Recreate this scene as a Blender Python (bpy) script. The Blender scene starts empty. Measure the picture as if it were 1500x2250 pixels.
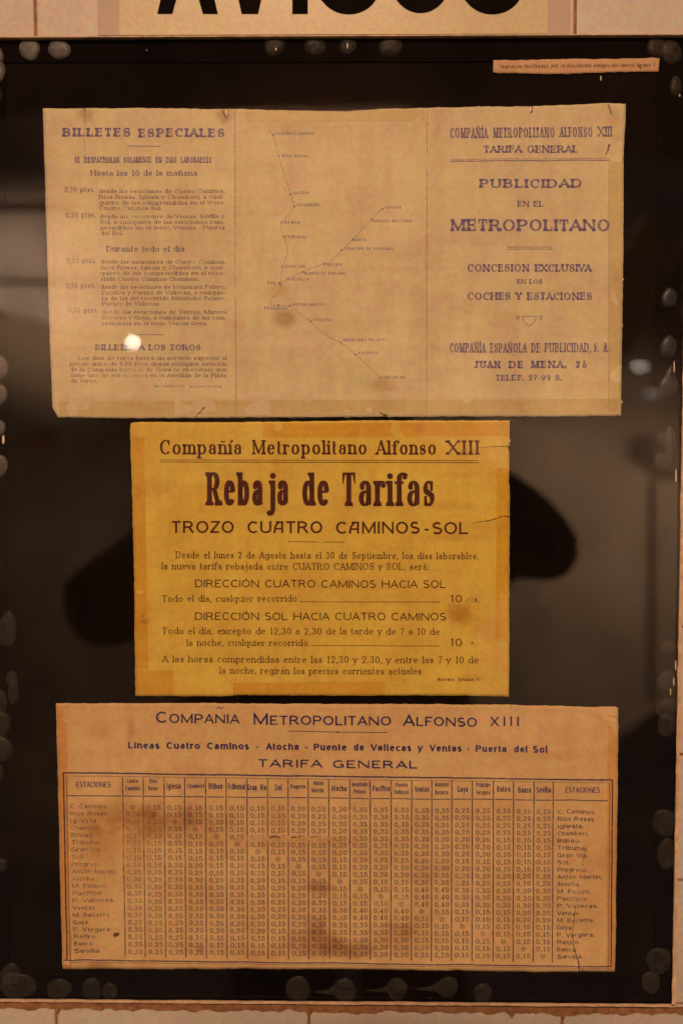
import bpy, bmesh, math, random
from mathutils import Vector, Matrix, Euler, noise
random.seed(7)
S = bpy.context.scene
COL = S.collection

# ------------------------------------------------------------------ camera
FPX = 2163.0                     # focal length in pixels of the 1500 x 2250 photograph
D = 0.57
cam_data = bpy.data.cameras.new("camera")
cam = bpy.data.objects.new("camera", cam_data); COL.objects.link(cam)
cam_data.sensor_fit = 'VERTICAL'; cam_data.sensor_height = 36.0; cam_data.sensor_width = 24.0
cam_data.lens = 36.0 * FPX / 2250.0
cam_data.clip_start = 0.01; cam_data.clip_end = 60
cam.rotation_mode = 'XYZ'
PITCH, YAW, ROLL = math.radians(-3.65), math.radians(0.35), math.radians(-0.1)
cam.matrix_world = (Matrix.Translation((0, -D, 0.038)) @ Matrix.Rotation(YAW, 4, 'Z') @
                    Matrix.Rotation(math.pi/2 + PITCH, 4, 'X') @ Matrix.Rotation(ROLL, 4, 'Z'))
CM = cam.matrix_world.copy(); CP = CM.translation.copy(); CR = CM.to_3x3()
cam_data.dof.use_dof = True; cam_data.dof.focus_distance = D - 0.01
cam_data.dof.aperture_fstop = 3.8
S.camera = cam

# ------------------------------------------------------------------ world, lamps, exposure
w = bpy.data.worlds.new("World"); S.world = w; w.use_nodes = True
w.node_tree.nodes["Background"].inputs[0].default_value = (1.0, 0.76, 0.64, 1)
w.node_tree.nodes["Background"].inputs[1].default_value = 0.045
S.view_settings.view_transform = 'Standard'; S.view_settings.look = 'None'
S.view_settings.exposure = 0.0; S.view_settings.gamma = 1.0
def area(name, loc, target, size, power, color):
    l = bpy.data.lights.new(name, 'AREA'); l.shape = 'RECTANGLE'; l.size = size[0]; l.size_y = size[1]
    l.energy = power; l.color = color
    o = bpy.data.objects.new(name, l); COL.objects.link(o); o.location = loc
    o.rotation_euler = (Vector(target) - Vector(loc)).to_track_quat('-Z', 'Y').to_euler()
    return o
area("platform_lamp", (-0.25, -4.0, 2.25), (0, 0, 0.0), (0.8, 0.25), 172, (1.0, 0.60, 0.385))

def spot(name, loc, target, deg, power, color, blend):
    l = bpy.data.lights.new(name, 'SPOT'); l.energy = power; l.color = color; l.spot_size = math.radians(deg); l.spot_blend = blend; l.shadow_soft_size = .08
    o = bpy.data.objects.new(name, l); COL.objects.link(o); o.location = loc
    o.rotation_euler = (Vector(target) - Vector(loc)).to_track_quat('-Z', 'Y').to_euler()
# ------------------------------------------------------------------ pixel <-> place
def ray(px, py):
    return (CR @ Vector(((px-750)/FPX, (1125-py)/FPX, -1.0))).normalized()
def P(px, py, y):
    d = ray(px, py); return CP + d * ((y - CP.y) / d.y)
YG = -0.0105                     # front face of the glass
def Rm(px, py, Y):               # point of the room whose mirror image in the glass is seen at px, py
    p = P(px, py, Y); return Vector((p.x, 2*YG - Y, p.z))

# ------------------------------------------------------------------ helpers
def link(name, me, mat=None, parent=None):
    o = bpy.data.objects.new(name, me); COL.objects.link(o)
    if mat is not None and not me.materials: me.materials.append(mat)
    if parent is not None: o.parent = parent
    return o
def tag(o, label=None, cat=None, group=None, kind=None):
    for k, v in (('label', label), ('category', cat), ('group', group), ('kind', kind)):
        if v: o[k] = v
    return o
def empty(name, loc):
    o = bpy.data.objects.new(name, None); COL.objects.link(o); o.location = loc
    o.empty_display_size = 0.02
    return o
def mesh(name, vs, fs, smooth=False):
    me = bpy.data.meshes.new(name); me.from_pydata([tuple(v) for v in vs], [], fs); me.update()
    if smooth:
        for p in me.polygons: p.use_smooth = True
    return me
def box_me(name, x0, x1, y0, y1, z0, z1, bev=0.0, seg=1):
    bm = bmesh.new(); bmesh.ops.create_cube(bm, size=1)
    for v in bm.verts:
        v.co = Vector(((x0+x1)/2 + v.co.x*(x1-x0), (y0+y1)/2 + v.co.y*(y1-y0), (z0+z1)/2 + v.co.z*(z1-z0)))
    if bev: bmesh.ops.bevel(bm, geom=bm.edges[:], offset=bev, segments=seg, affect='EDGES', profile=0.6)
    me = bpy.data.meshes.new(name); bm.to_mesh(me); bm.free(); return me
def prism(name, pts, y0, y1):
    """outline pts (x,z), from y0 (front) to y1 (back)"""
    n = len(pts)
    vs = [(x, y0, z) for x, z in pts] + [(x, y1, z) for x, z in pts]
    fs = [tuple(range(n)), tuple(range(2*n-1, n-1, -1))] + [(i, i+n, (i+1) % n + n, (i+1) % n) for i in range(n)]
    me = mesh(name, vs, fs)
    bm = bmesh.new(); bm.from_mesh(me); bmesh.ops.recalc_face_normals(bm, faces=bm.faces[:])
    bmesh.ops.triangulate(bm, faces=[f for f in bm.faces if len(f.verts) > 4]); bm.to_mesh(me); bm.free()
    return me

# ------------------------------------------------------------------ materials
class NT:
    def __init__(s, name):
        s.m = bpy.data.materials.new(name); s.m.use_nodes = True; s.t = s.m.node_tree; s.t.nodes.clear()
        s.out = s.n('ShaderNodeOutputMaterial')
    def n(s, typ, **kw):
        x = s.t.nodes.new(typ)
        for k, v in kw.items(): setattr(x, k, v)
        return x
    def l(s, a, b): s.t.links.new(a, b)
    def set(s, inp, v):
        if isinstance(v, bpy.types.NodeSocket): s.l(v, inp)
        elif isinstance(v, (tuple, list)) and len(v) == 3 and inp.type == 'RGBA': inp.default_value = (*v, 1)
        else: inp.default_value = v
    def coord(s): return s.n('ShaderNodeTexCoord').outputs['Object']
    def vmul(s, v, sc, off=(0, 0, 0)):
        m = s.n('ShaderNodeMapping'); s.l(v, m.inputs[0]); m.inputs['Scale'].default_value = sc
        m.inputs['Location'].default_value = off; return m.outputs[0]
    def noise(s, v, scale, detail=3, rough=.55, dist=0, color=False):
        x = s.n('ShaderNodeTexNoise'); s.l(v, x.inputs['Vector']); x.inputs['Scale'].default_value = scale
        x.inputs['Detail'].default_value = detail; x.inputs['Roughness'].default_value = rough
        x.inputs['Distortion'].default_value = dist
        return x.outputs['Color' if color else 'Fac']
    def rng(s, v, a, b, c=0., d=1., smooth=False):
        x = s.n('ShaderNodeMapRange'); x.clamp = True
        if smooth: x.interpolation_type = 'SMOOTHSTEP'
        s.l(v, x.inputs[0])
        for i, q in zip((1, 2, 3, 4), (a, b, c, d)): x.inputs[i].default_value = q
        return x.outputs[0]
    def math(s, op, a, b=0.):
        x = s.n('ShaderNodeMath', operation=op); s.set(x.inputs[0], a); s.set(x.inputs[1], b); return x.outputs[0]
    def mix(s, fac, a, b, mode='MIX'):
        x = s.n('ShaderNodeMix', data_type='RGBA', blend_type=mode)
        s.set(x.inputs[0], fac); s.set(x.inputs[6], a); s.set(x.inputs[7], b); return x.outputs[2]
    def spot(s, v, cx, cz, rx, rz, soft=1.0, nz=None):
        a = s.n('ShaderNodeVectorMath', operation='SUBTRACT'); s.l(v, a.inputs[0]); a.inputs[1].default_value = (cx, 0, cz)
        b = s.n('ShaderNodeVectorMath', operation='MULTIPLY'); s.l(a.outputs[0], b.inputs[0]); b.inputs[1].default_value = (1/rx, 0, 1/rz)
        c = s.n('ShaderNodeVectorMath', operation='LENGTH'); s.l(b.outputs[0], c.inputs[0])
        d = c.outputs['Value']
        if nz is not None: d = s.math('ADD', d, nz)
        return s.rng(d, 1.0, 1.0 - soft, 0, 1, True)
    def principled(s, color, rough=.6, bump=None, bstr=.1, bdist=.001, coat=0, spec=.5):
        p = s.n('ShaderNodeBsdfPrincipled'); s.set(p.inputs['Base Color'], color); s.set(p.inputs['Roughness'], rough)
        p.inputs['Specular IOR Level'].default_value = spec
        if coat: p.inputs['Coat Weight'].default_value = coat; p.inputs['Coat Roughness'].default_value = .08
        if bump is not None:
            b = s.n('ShaderNodeBump'); b.inputs['Strength'].default_value = bstr; b.inputs['Distance'].default_value = bdist
            s.l(bump, b.inputs['Height']); s.l(b.outputs[0], p.inputs['Normal'])
        return p.outputs[0]
    def done(s, sh): s.l(sh, s.out.inputs[0]); return s.m
    def alpha(s, a, sh, tint=(1, 1, 1)):
        t = s.n('ShaderNodeBsdfTransparent'); t.inputs[0].default_value = (*tint, 1)
        x = s.n('ShaderNodeMixShader'); s.set(x.inputs[0], a); s.l(t.outputs[0], x.inputs[1]); s.l(sh, x.inputs[2])
        return x.outputs[0]

def paper_mat(name, base, dark, stains, org, patches=()):
    m = NT(name); v = m.coord()
    big = m.noise(v, 34, 4, .65)
    col = m.mix(m.rng(big, .35, .7), base, dark)
    streak = m.noise(m.vmul(v, (110, 1, 12)), 1, 3, .6)
    col = m.mix(m.rng(streak, .45, .75, 0, .38), col, tuple(c*q for c, q in zip(dark, (.86, .80, .78))))
    hs = m.noise(m.vmul(v, (9, 1, 150), (3, 0, 1)), 1, 3, .6)
    col = m.mix(m.rng(hs, .5, .8, 0, .28), col, tuple(c*q for c, q in zip(dark, (.80, .72, .66))))
    # chroma mottling of old paper
    cn = m.noise(v, 330, 2, .6, color=True)
    col = m.mix(.62, col, cn, 'SOFT_LIGHT')
    fb = m.noise(v, 1500, 2, .6)
    col = m.mix(m.rng(fb, .3, .7, 0, .16), col, tuple(c*.62 for c in dark))
    fc = m.noise(v, 900, 2, .6, color=True)
    col = m.mix(.20, col, fc, 'OVERLAY')
    nz = m.math('MULTIPLY', m.math('SUBTRACT', m.noise(v, 75, 4, .65), .5), 1.3)
    for (px, py, rx, ry, st, c) in stains:
        q = P(px, py, org.y) - org; k = D/FPX
        f = m.math('MULTIPLY', m.spot(v, q.x, q.z, rx*k, ry*k, .85, nz), st)
        col = m.mix(f, col, c, 'MULTIPLY')
    b = m.math('ADD', m.noise(v, 60, 5, .6), m.math('MULTIPLY', fb, .12))
    return m.done(m.principled(col, .78, b, .35, .0012, spec=.25))

def ink_mat(name, color, op=.9, wear=.45, fine=1400, fades=(), org=None):
    m = NT(name); v = m.coord()
    n1 = m.noise(v, fine, 2, .6); n2 = m.noise(v, 210, 3, .6)
    t = m.math('ADD', m.math('MULTIPLY', n1, .55), m.math('MULTIPLY', n2, .45))
    a = m.rng(t, wear - .10, wear + .10, op*.28, op)
    nz = m.math('MULTIPLY', m.math('SUBTRACT', m.noise(v, 120, 3, .65), .5), 1.6)
    for (px, py, rx, ry, st) in fades:
        q = P(px, py, org.y) - org; k = D/FPX
        f = m.math('SUBTRACT', 1.0, m.math('MULTIPLY', m.spot(v, q.x, q.z, rx*k, ry*k, .8, nz), st))
        a = m.math('MULTIPLY', a, f)
    c = m.mix(m.rng(n2, .3, .7), color, tuple(min(1, q*1.5+.01) for q in color))
    return m.done(m.alpha(a, m.principled(c, .75, spec=.2)))

def plain(name, color, rough=.6, var=.25, scale=60, bump=.2, spec=.5, coat=0):
    m = NT(name); v = m.coord(); n = m.noise(v, scale, 5, .6)
    c = m.mix(m.rng(n, .3, .7), tuple(x*(1-var) for x in color), tuple(x*(1+var) for x in color))
    return m.done(m.principled(c, rough, m.noise(v, scale*4, 3), bump, .0008, coat, spec))

# ------------------------------------------------------------------ tiled wall
P1, P2 = P(77, 40, 0), P(1262, 40, 0)
TW = (P2.x - P1.x) / 2
TX0 = (P1.x + P(125, 2232, 0).x) / 2
ZJ = P(1495, 1378, 0).z; TH = (P(1495, 1097, 0).z - P(1482, 1939, 0).z) / 3
def tile_mat():
    m = NT('glazed_tile'); v = m.coord(); oi = m.n('ShaderNodeObjectInfo').outputs['Random']
    vv = m.n('ShaderNodeVectorMath', operation='ADD'); m.l(v, vv.inputs[0]); m.l(oi, vv.inputs[1]); v2 = vv.outputs[0]
    c = m.mix(m.rng(m.noise(v2, 14, 4, .6), .35, .7), (.58, .55, .45), (.50, .43, .36))
    c = m.mix(m.rng(oi, 0, 1, 0, .35), c, (.68, .60, .47))
    c = m.mix(m.rng(m.noise(v2, 130, 4, .7), .62, .74, 0, .45), c, (.42, .30, .20))
    c = m.mix(m.rng(m.noise(v2, 900, 2, .7), .3, .7, 0, .14), c, (.40, .30, .26))
    c = m.mix(.14, c, m.noise(v2, 700, 2, .6, color=True), 'OVERLAY'); c = m.mix(.5, c, m.noise(v2, 330, 2, .6, color=True), 'SOFT_LIGHT')
    return m.done(m.principled(c, .42, m.noise(v2, 45, 3), .12, .0008, spec=.2))
M_tile = tile_mat()
M_grout = plain('brown_grout', (.30, .15, .07), .9, .35, 260, .8, .1)
wx0, wx1 = TX0 - 2*TW, TX0 + 5*TW
rows = range(-5, 9)
zt = lambda r: ZJ + r*TH
wall = link('wall', box_me('wall', wx0, wx1, 0.0012, 0.12, zt(-5), zt(9)), M_grout)
tag(wall, 'cream glazed tile wall with brown grout lines around the glass case', None, None, 'structure')
for v in range(3):
    g = .0007
    me = box_me('tile', g, TW - g, 0, .006, g, TH - g, .0012, 2)
    bm = bmesh.new(); bm.from_mesh(me)
    for q in bm.verts:                                   # slightly wandering edges
        k = noise.noise(q.co*90 + Vector((v*7, 0, 0)))
        q.co.x += k*.0004; q.co.z += noise.noise(q.co*70 + Vector((0, v*5, 3)))*.0004
    bm.to_mesh(me); bm.free(); me.materials.append(M_tile)
    bpy.data.meshes['tile' if v == 0 else me.name]
    if v == 0: TM = []
    TM.append(me)
for r in rows:
    for c in range(-2, 5):
        sh = 0 if r % 2 == 0 else 0
        t = link('tile', TM[(r*3 + c) % 3], None, wall)
        t.location = (TX0 + c*TW + sh, -.0001*random.random(), zt(r))
# a dark line where the mortar stands out above and below
# ------------------------------------------------------------------ display case
YB = -0.0052                                            # front face of backing board
def q2(px, py, y): p = P(px, py, y); return p.x, p.z
case = empty('display_case', P(700, 2200, -.005))
tag(case, 'black backed glass display case glued with clear silicone blobs, holding the three fare notices', 'display case')
CO = case.location.copy()
def shift(me, o): me.transform(Matrix.Translation(-o)); return me
def board_mat():
    m = NT('black_board'); v = m.coord()
    c = m.mix(m.rng(m.noise(v, 16, 4, .6), .35, .7), (.0034, .0021, .0018), (.0110, .0064, .0048))
    c = m.mix(m.rng(m.noise(m.vmul(v, (60, 1, 5)), 1, 3), .5, .75, 0, .5), c, (.009, .006, .004))
    c = m.mix(m.rng(m.noise(v, 1500, 1, .6), .55, .78, 0, .45), c, (.014, .009, .008))
    return m.done(m.principled(c, .75, m.noise(v, 900, 3), .3, .0005, spec=.05))
M_board = board_mat()
M_border = plain('dark_border_paint', (.0055, .0035, .0028), .8, .5, 30, .25, .06)
EL, ER0, ET, EB = -75, 1490, 81, 2196
def insetpoly(d, y):
    (a, b), (c, d1), (e, f), (g, h) = q2(EL, 83, y), q2(1513, 77, y), q2(1476, 2207, y), q2(-40, 2195, y)
    return [(a+d, b-d), (c-d, d1-d), (e-d, f+d), (g+d, h+d)]
bb = link('backing_board', shift(prism('backing_board', insetpoly(.0006, YB), YB, -.0005), CO), M_board, case)
# border strips standing a little proud of the inner black card
ci = [q2(13, 138, YB), q2(1441, 136, YB), q2(1436, 2148, YB), q2(20, 2143, YB)]
co = insetpoly(.0007, YB)
for i in range(4):
    j = (i+1) % 4
    link('border_strip', shift(prism('border_strip', [co[i], co[j], ci[j], ci[i]], YB-.0009, YB-.00004*(i+1)), CO), M_border, case)
# glass
def glass_mat():
    m = NT('clear_glass')
    geo = m.n('ShaderNodeNewGeometry'); ior = m.rng(geo.outputs['Backfacing'], 0, 1, 1.5, 1/1.5)
    fr = m.n('ShaderNodeFresnel'); m.l(ior, fr.inputs[0])
    gl = m.n('ShaderNodeBsdfGlossy'); gl.inputs['Roughness'].default_value = 0.0
    tp = m.n('ShaderNodeBsdfTransparent'); tp.inputs[0].default_value = (.985, .985, .975, 1)
    x = m.n('ShaderNodeMixShader'); m.l(fr.outputs[0], x.inputs[0]); m.l(tp.outputs[0], x.inputs[1]); m.l(gl.outputs[0], x.inputs[2])
    return m.done(x.outputs[0])
M_glass = glass_mat()
gp = link('glass_pane', shift(prism('glass_pane', insetpoly(.0003, YG), YG, YG+.0025), CO), M_glass, case)
# sealed edge of the pane: ragged pale strip down the right side, thin line above and below
M_edge = plain('edge_sealant', (.62, .44, .27), .6, .3, 160, .6, .3)
def strip_me(name, pa, pb, wpx, y0, y1, jit=.8, n=90, side=1, wob=.0):
    """ragged strip along a pixel line, widening to one side"""
    vs = []; fs = []
    for i in range(n+1):
        t = i/n; x = pa[0] + (pb[0]-pa[0])*t; z = pa[1] + (pb[1]-pa[1])*t
        dx, dz = pb[0]-pa[0], pb[1]-pa[1]; L = math.hypot(dx, dz); nx, nz = -dz/L*side, dx/L*side
        w0 = wob*noise.noise(Vector((t*40, 3.3, pa[0]))) ; w1 = wpx + jit*noise.noise(Vector((t*55, pa[1]*.01, 1.7)))*2 + jit*.6*noise.noise(Vector((t*210, 5, 1)))
        a = (x+nx*w0, z+nz*w0); b = (x+nx*w1, z+nz*w1)
        for q in (a, b):
            p0 = P(q[0], q[1], y0); vs += [(p0.x, y0, p0.z), (p0.x, y1, p0.z)]
        if i:
            k = (i-1)*4; fs += [(k, k+4, k+6, k+2), (k+1, k+3, k+7, k+5), (k, k+1, k+5, k+4), (k+2, k+6, k+7, k+3)]
    me = mesh(name, vs, fs); bm = bmesh.new(); bm.from_mesh(me); bmesh.ops.recalc_face_normals(bm, faces=bm.faces[:]); bm.to_mesh(me); bm.free()
    return me
link('edge_sealant', shift(strip_me('edge_sealant', (1500, 780), (1475.5, 2210), 7.5, -.0108, -.0100, .9, 140, -1, 2.4), CO), M_edge, case)
link('edge_sealant', shift(strip_me('edge_sealant', (-60, 2195.5), (1482, 2207.5), 5.5, -.0108, -.0100, .6, 150, 1, 1.2), CO), M_edge, case)
link('edge_sealant', shift(strip_me('edge_sealant', (-60, 82.5), (1520, 76), 2.6, -.0100, -.0003, .2, 150, -1, .4), CO), M_edge, case)
# mortar smear under the case
mort = link('mortar_smear', strip_me('mortar_smear', (-60, 2202), (1560, 2217), 14, -.0022, .001, 4.0, 420, 1, 1.0), M_grout, wall)
for (cx, w) in ((678, 13), (1124, 11), (1238, 14), (125, 7)):
    yy = 2202 + (cx+60)/1620*15
    pts = [q2(cx-w, yy+12, -.003), q2(cx+w, yy+12, -.003), q2(cx+w*.35, yy+20, -.003), q2(cx+.1, yy+27, -.003), q2(cx-w*.35, yy+19, -.003)]
    link('mortar_smear', prism('mortar_smear', pts, -.0026, .001), M_grout, wall)

# silicone blobs
def blob_mat(name, col, lo, hi):
    m = NT(name); v = m.coord()
    n = m.noise(v, 160, 4, .6, 1.2); f = m.noise(v, 1400, 2, .6)
    lw = m.n('ShaderNodeLayerWeight'); lw.inputs[0].default_value = .25
    a = m.math('ADD', m.rng(m.math('ADD', m.math('MULTIPLY', n, .75), m.math('MULTIPLY', f, .25)), .3, .7, lo, hi), m.rng(lw.outputs['Facing'], .15, .75, 0, .16))
    return m.done(m.alpha(a, m.principled(col, .35, n, .5, .001, spec=.5)))
M_bl = {'p': blob_mat('pale_silicone', (.40, .38, .36), .18, .46), 'm': blob_mat('grey_silicone', (.25, .23, .20), .04, .19),
        'f': blob_mat('faint_silicone', (.26, .22, .18), .06, .20), 'd': blob_mat('unreflecting_silicone', (.055, .06, .075), .35, .75)}  # dark tint of the last one stands in for missing glass reflection
blobs = [(66,108,24,23,'p'),(131,109,24,22,'p'),(-9,122,19,19,'p'),(-9,157,21,27,'p'),(-12,210,17,22,'m'),
 (0,808,20,26,'p'),(-2,866,21,22,'p'),(-4,941,17,19,'p'),(-5,1023,22,28,'p'),(18,1383,20,40,'m'),(27,1490,13,15,'m'),(31,1520,12,28,'m'),
 (-2,1545,20,30,'m'),(2,1590,22,30,'m'),(3,1645,25,30,'m'),(-3,1697,13,20,'f'),(0,1900,17,16,'m'),
 (24,2140,22,24,'m'),(40,2165,40,30,'m'),(131,2172,29,22,'m'),(203,2173,22,25,'m'),(242,2177,16,20,'m'),
 (655,2172,28,28,'m'),(757,2175,25,26,'m'),(872,2172,23,24,'m'),(982,2168,24,24,'m'),(1060,2181,21,21,'m'),
 (603,101,23,21,'f'),(692,102,23,21,'m'),(764,101,19,19,'m'),(858,101,26,24,'m'),
 (1441,105,22,22,'f'),(1473,115,22,27,'f'),(1482,190,13,22,'f'),(1468,655,18,22,'d'),(1467,762,19,24,'d'),(1467,848,20,24,'d'),
 (1470,975,13,38,'d'),(1452,965,11,15,'f'),(1452,1012,18,19,'f'),(1465,1495,22,24,'f'),(1463,1560,22,26,'f'),(1463,1592,22,26,'f'),
 (1460,1808,29,30,'m'),(1463,1876,20,36,'f'),(1446,2110,26,31,'m'),(1428,2158,21,24,'f'),(1467,1420,16,14,'f')]
for bi, (cx, cy, rx, ry, kd) in enumerate(blobs):
    rr = random.Random(bi); n = 28; rings = (1.0, .93, .72, .4)
    dep = (-.0002, -.0008, -.0012, -.0014); yb = YB - .0009
    ph = rr.random()*6; vs = []; fs = []
    def rad(a): return 1 + .05*math.sin(2*a+ph) + .035*math.sin(3*a+ph*2) + .02*math.sin(5*a-ph)
    for k, r in enumerate(rings):
        for i in range(n):
            a = 2*math.pi*i/n; x = cx + rx*r*rad(a)*math.cos(a); y = cy + ry*r*rad(a)*math.sin(a)
            if (cx, cy) == (1467, 848) and math.sin(a) < -.8: y -= 24*r*(abs(math.sin(a))-.8)*5; x += 6*r*(abs(math.sin(a))-.8)*5
            if bi in (23, 24, 25) and math.cos(a) < -.95: x -= 50*r*((abs(math.cos(a))-.95)/.05)**2; y += 4*r
            if cy > 2100 and y > 2196: y = 2196 + (x*.0065)
            if cx > 1400: x = min(x, 1499 - max(0, y-780)*.0168)
            p = P(x, y, yb); vs.append((p.x, yb + dep[k] - .00002*(bi % 7), p.z))
    p = P(cx, cy, yb); vs.append((p.x, yb-.00145-.00002*(bi % 7), p.z)); c = len(vs)-1
    for k in range(len(rings)-1):
        for i in range(n):
            j = (i+1) % n; fs.append((k*n+i, k*n+j, (k+1)*n+j, (k+1)*n+i))
    k = len(rings)-1
    for i in range(n): fs.append((k*n+i, k*n+(i+1) % n, c))
    link('silicone_blob', shift(mesh('silicone_blob', vs, fs, True), CO), M_bl[kd], case)
# small bright drops of dried glue
M_drop = plain('glue_drop', (.85, .75, .6), .15, .1, 400, .2, 1.0)
for (cx, cy, rx, ry) in ((1165,240,1.8,7),(1319,172,1.4,6),(497,248,1.6,8),(1368,614,2,2.2),(1366,715,1.2,5),(1119,968,1.4,4),(1365,883,1.2,4),
        (8,966,3,10),(1480,806,1.4,14),(1484,1045,1.6,16),(1483,1462,1.3,12),(1479,1498,1.3,10),(1472,1520,1.2,8),(323,110,1,2),(763,101,1.2,6),(606,108,1.5,3),(1492,210,1.4,3)):
    vs = []; fs = []; n = 8; y = -.0077
    for i in range(n):
        a = 2*math.pi*i/n; p = P(cx+rx*math.cos(a), cy+ry*math.sin(a), y); vs.append((p.x, y, p.z))
    p = P(cx, cy, y); vs.append((p.x, y-.0002, p.z))
    for i in range(n): fs.append((i, (i+1) % n, n))
    link('glue_drop', shift(mesh('glue_drop', vs, fs, True), CO), M_drop, case)

# ------------------------------------------------------------------ stroke font
G = {}
def g(ch, w, *st): G[ch] = (w, st)
Fx = .66
g('A', .74, ('tS',(0,0),(.37,1)), ('kS',(.74,0),(.37,1)), ('',(.13,.32),(.61,.32)))
g('B', .62, ('SE',(0,0),(0,1)), ('',(0,1),(.28,1),(.28,.76,.26,.24,90,-90),(0,.52)), ('',(0,.52),(.3,.52),(.3,.26,.32,.26,90,-90),(0,0)))
g('C', .70, ('',(.38,.5,.38,.5,46,314)), ('tz',(.66,.68),(.66,.98)))
g('D', .72, ('SE',(0,0),(0,1)), ('',(0,1),(.3,1),(.3,.5,.42,.5,90,-90),(0,0)))
g('E', .58, ('SE',(0,0),(0,1)), ('T',(0,1),(.56,1)), ('T',(0,.52),(.44,.52)), ('T',(0,0),(.58,0)))
g('F', .56, ('SE',(0,0),(0,1)), ('T',(0,1),(.56,1)), ('T',(0,.52),(.44,.52)))
g('G', .74, ('',(.38,.5,.38,.5,46,318)), ('E',(.70,.08),(.70,.42)), ('y',(.44,.42),(.72,.42)), ('tz',(.66,.68),(.66,.98)))
g('H', .74, ('SE',(0,0),(0,1)), ('SE',(.74,0),(.74,1)), ('',(0,.52),(.74,.52)))
g('I', 0, ('SE',(0,0),(0,1)))
g('J', .40, ('E',(.2,.2,.2,.2,190,360),(.4,1)))
g('K', .70, ('SE',(0,0),(0,1)), ('tE',(.02,.36),(.60,1)), ('kS',(.70,0),(.24,.6)))
g('L', .56, ('SE',(0,0),(0,1)), ('T',(0,0),(.56,0)))
g('M', .88, ('tSE',(0,0),(0,1)), ('k',(0,1),(.44,.06)), ('t',(.44,.06),(.88,1)), ('kSE',(.88,0),(.88,1)))
g('N', .74, ('tSE',(0,0),(0,1)), ('k',(0,1),(.74,0)), ('tSE',(.74,0),(.74,1)))
g('O', .76, ('',(.38,.5,.38,.5,90,450)))
g('P', .60, ('SE',(0,0),(0,1)), ('',(0,1),(.3,1),(.3,.73,.3,.27,90,-90),(0,.46)))
g('Q', .76, ('',(.38,.5,.38,.5,90,450)), ('k',(.4,.2),(.7,-.14)))
g('R', .68, ('SE',(0,0),(0,1)), ('',(0,1),(.3,1),(.3,.745,.28,.255,90,-90),(0,.49)), ('kS',(.66,0),(.36,.49)))
g('S', .58, ('s',(.29,.755,.26,.245,38,225),(.29,.255,.29,.255,45,-145)), ('tz',(.51,.68),(.51,.98)), ('tz',(.03,.02),(.03,.33)))
g('T', .70, ('S',(.35,0),(.35,1)), ('QT',(0,1),(.7,1)))
g('U', .70, ('SE',(0,1),(0,.3),(.35,.3,.35,.3,180,360),(.7,1)))
g('V', .72, ('kE',(.36,0),(0,1)), ('tE',(.36,0),(.72,1)))
g('W', 1.0, ('kE',(.26,0),(0,1)), ('t',(.26,0),(.5,1)), ('k',(.74,0),(.5,1)), ('tE',(.74,0),(1,1)))
g('X', .72, ('kSE',(.72,0),(0,1)), ('tSE',(0,0),(.72,1)))
g('Y', .70, ('kE',(.35,.45),(0,1)), ('tE',(.35,.45),(.7,1)), ('S',(.35,0),(.35,.45)))
g('Z', .62, ('Q',(0,1),(.62,1)), ('k',(0,0),(.62,1)), ('T',(0,0),(.62,0)))
g('a', .44, ('',(.21,.46,.19,.2,150,0),(.40,.08)), ('',(.40,.40),(.2,.19,.2,.19,85,330),(.40,.16)), ('tz',(.40,.06),(.50,.02)), ('dz',.05,.5))
g('b', .50, ('L',(0,0),(0,1)), ('',(.25,.33,.25,.33,180,-180)))
g('c', .44, ('',(.24,.33,.24,.33,44,316)), ('dz',.39,.52))
g('d', .50, ('LR',(.5,0),(.5,1)), ('',(.25,.33,.25,.33,0,360)))
g('e', .48, ('',(.02,.37),(.47,.37),(.24,.33,.24,.33,8,318)))
g('f', .34, ('S',(.12,0),(.12,.8),(.32,.8,.20,.2,180,40)), ('',(-.14,.64),(.36,.64)), ('dz',.42,.86))
g('g', .50, ('',(.25,.35,.25,.31,0,360)), ('',(.5,.66),(.5,-.08),(.25,-.08,.25,.2,0,-150)))
g('h', .48, ('SL',(0,0),(0,1)), ('E',(0,.42),(.24,.42,.24,.24,180,0),(.48,0)))
g('i', 0, ('SL',(0,0),(0,.66)), ('d',0,.9))
g('j', .16, ('L',(0,-.1,.16,.2,-110,0),(.16,.66)), ('d',.16,.9), ('dz',-.06,-.26))
g('k', .48, ('SL',(0,0),(0,1)), ('tE',(.02,.26),(.42,.66)), ('kS',(.48,0),(.18,.4)))
g('l', 0, ('SL',(0,0),(0,1)))
g('m', .84, ('SL',(0,0),(0,.66)), ('E',(0,.42),(.21,.42,.21,.24,180,0),(.42,0)), ('E',(.42,.42),(.63,.42,.21,.24,180,0),(.84,0)))
g('n', .46, ('SL',(0,0),(0,.66)), ('E',(0,.42),(.23,.42,.23,.24,180,0),(.46,0)))
g('o', .50, ('',(.25,.33,.25,.33,90,450)))
g('p', .50, ('SL',(0,-.3),(0,.66)), ('',(.25,.33,.25,.33,180,-180)))
g('q', .50, ('S',(.5,-.3),(.5,.66)), ('',(.25,.33,.25,.33,0,360)))
g('r', .34, ('SL',(0,0),(0,.66)), ('',(0,.38),(.22,.40,.22,.26,180,60)), ('dz',.32,.56))
g('s', .38, ('s',(.19,.495,.17,.165,35,225),(.19,.17,.19,.17,45,-145)), ('tz',(.34,.44),(.34,.65)), ('tz',(.02,.01),(.02,.22)))
g('t', .28, ('',(.1,.9),(.1,.16),(.25,.16,.15,.16,180,300)), ('',(0,.64),(.28,.64)))
g('u', .46, ('l',(0,.66),(0,.24),(.23,.24,.23,.24,180,360)), ('LR',(.46,0),(.46,.66)))
g('v', .48, ('kE',(.24,0),(0,.66)), ('tE',(.24,0),(.48,.66)))
g('x', .46, ('kSE',(.46,0),(0,.66)), ('tSE',(0,0),(.46,.66)))
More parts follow.
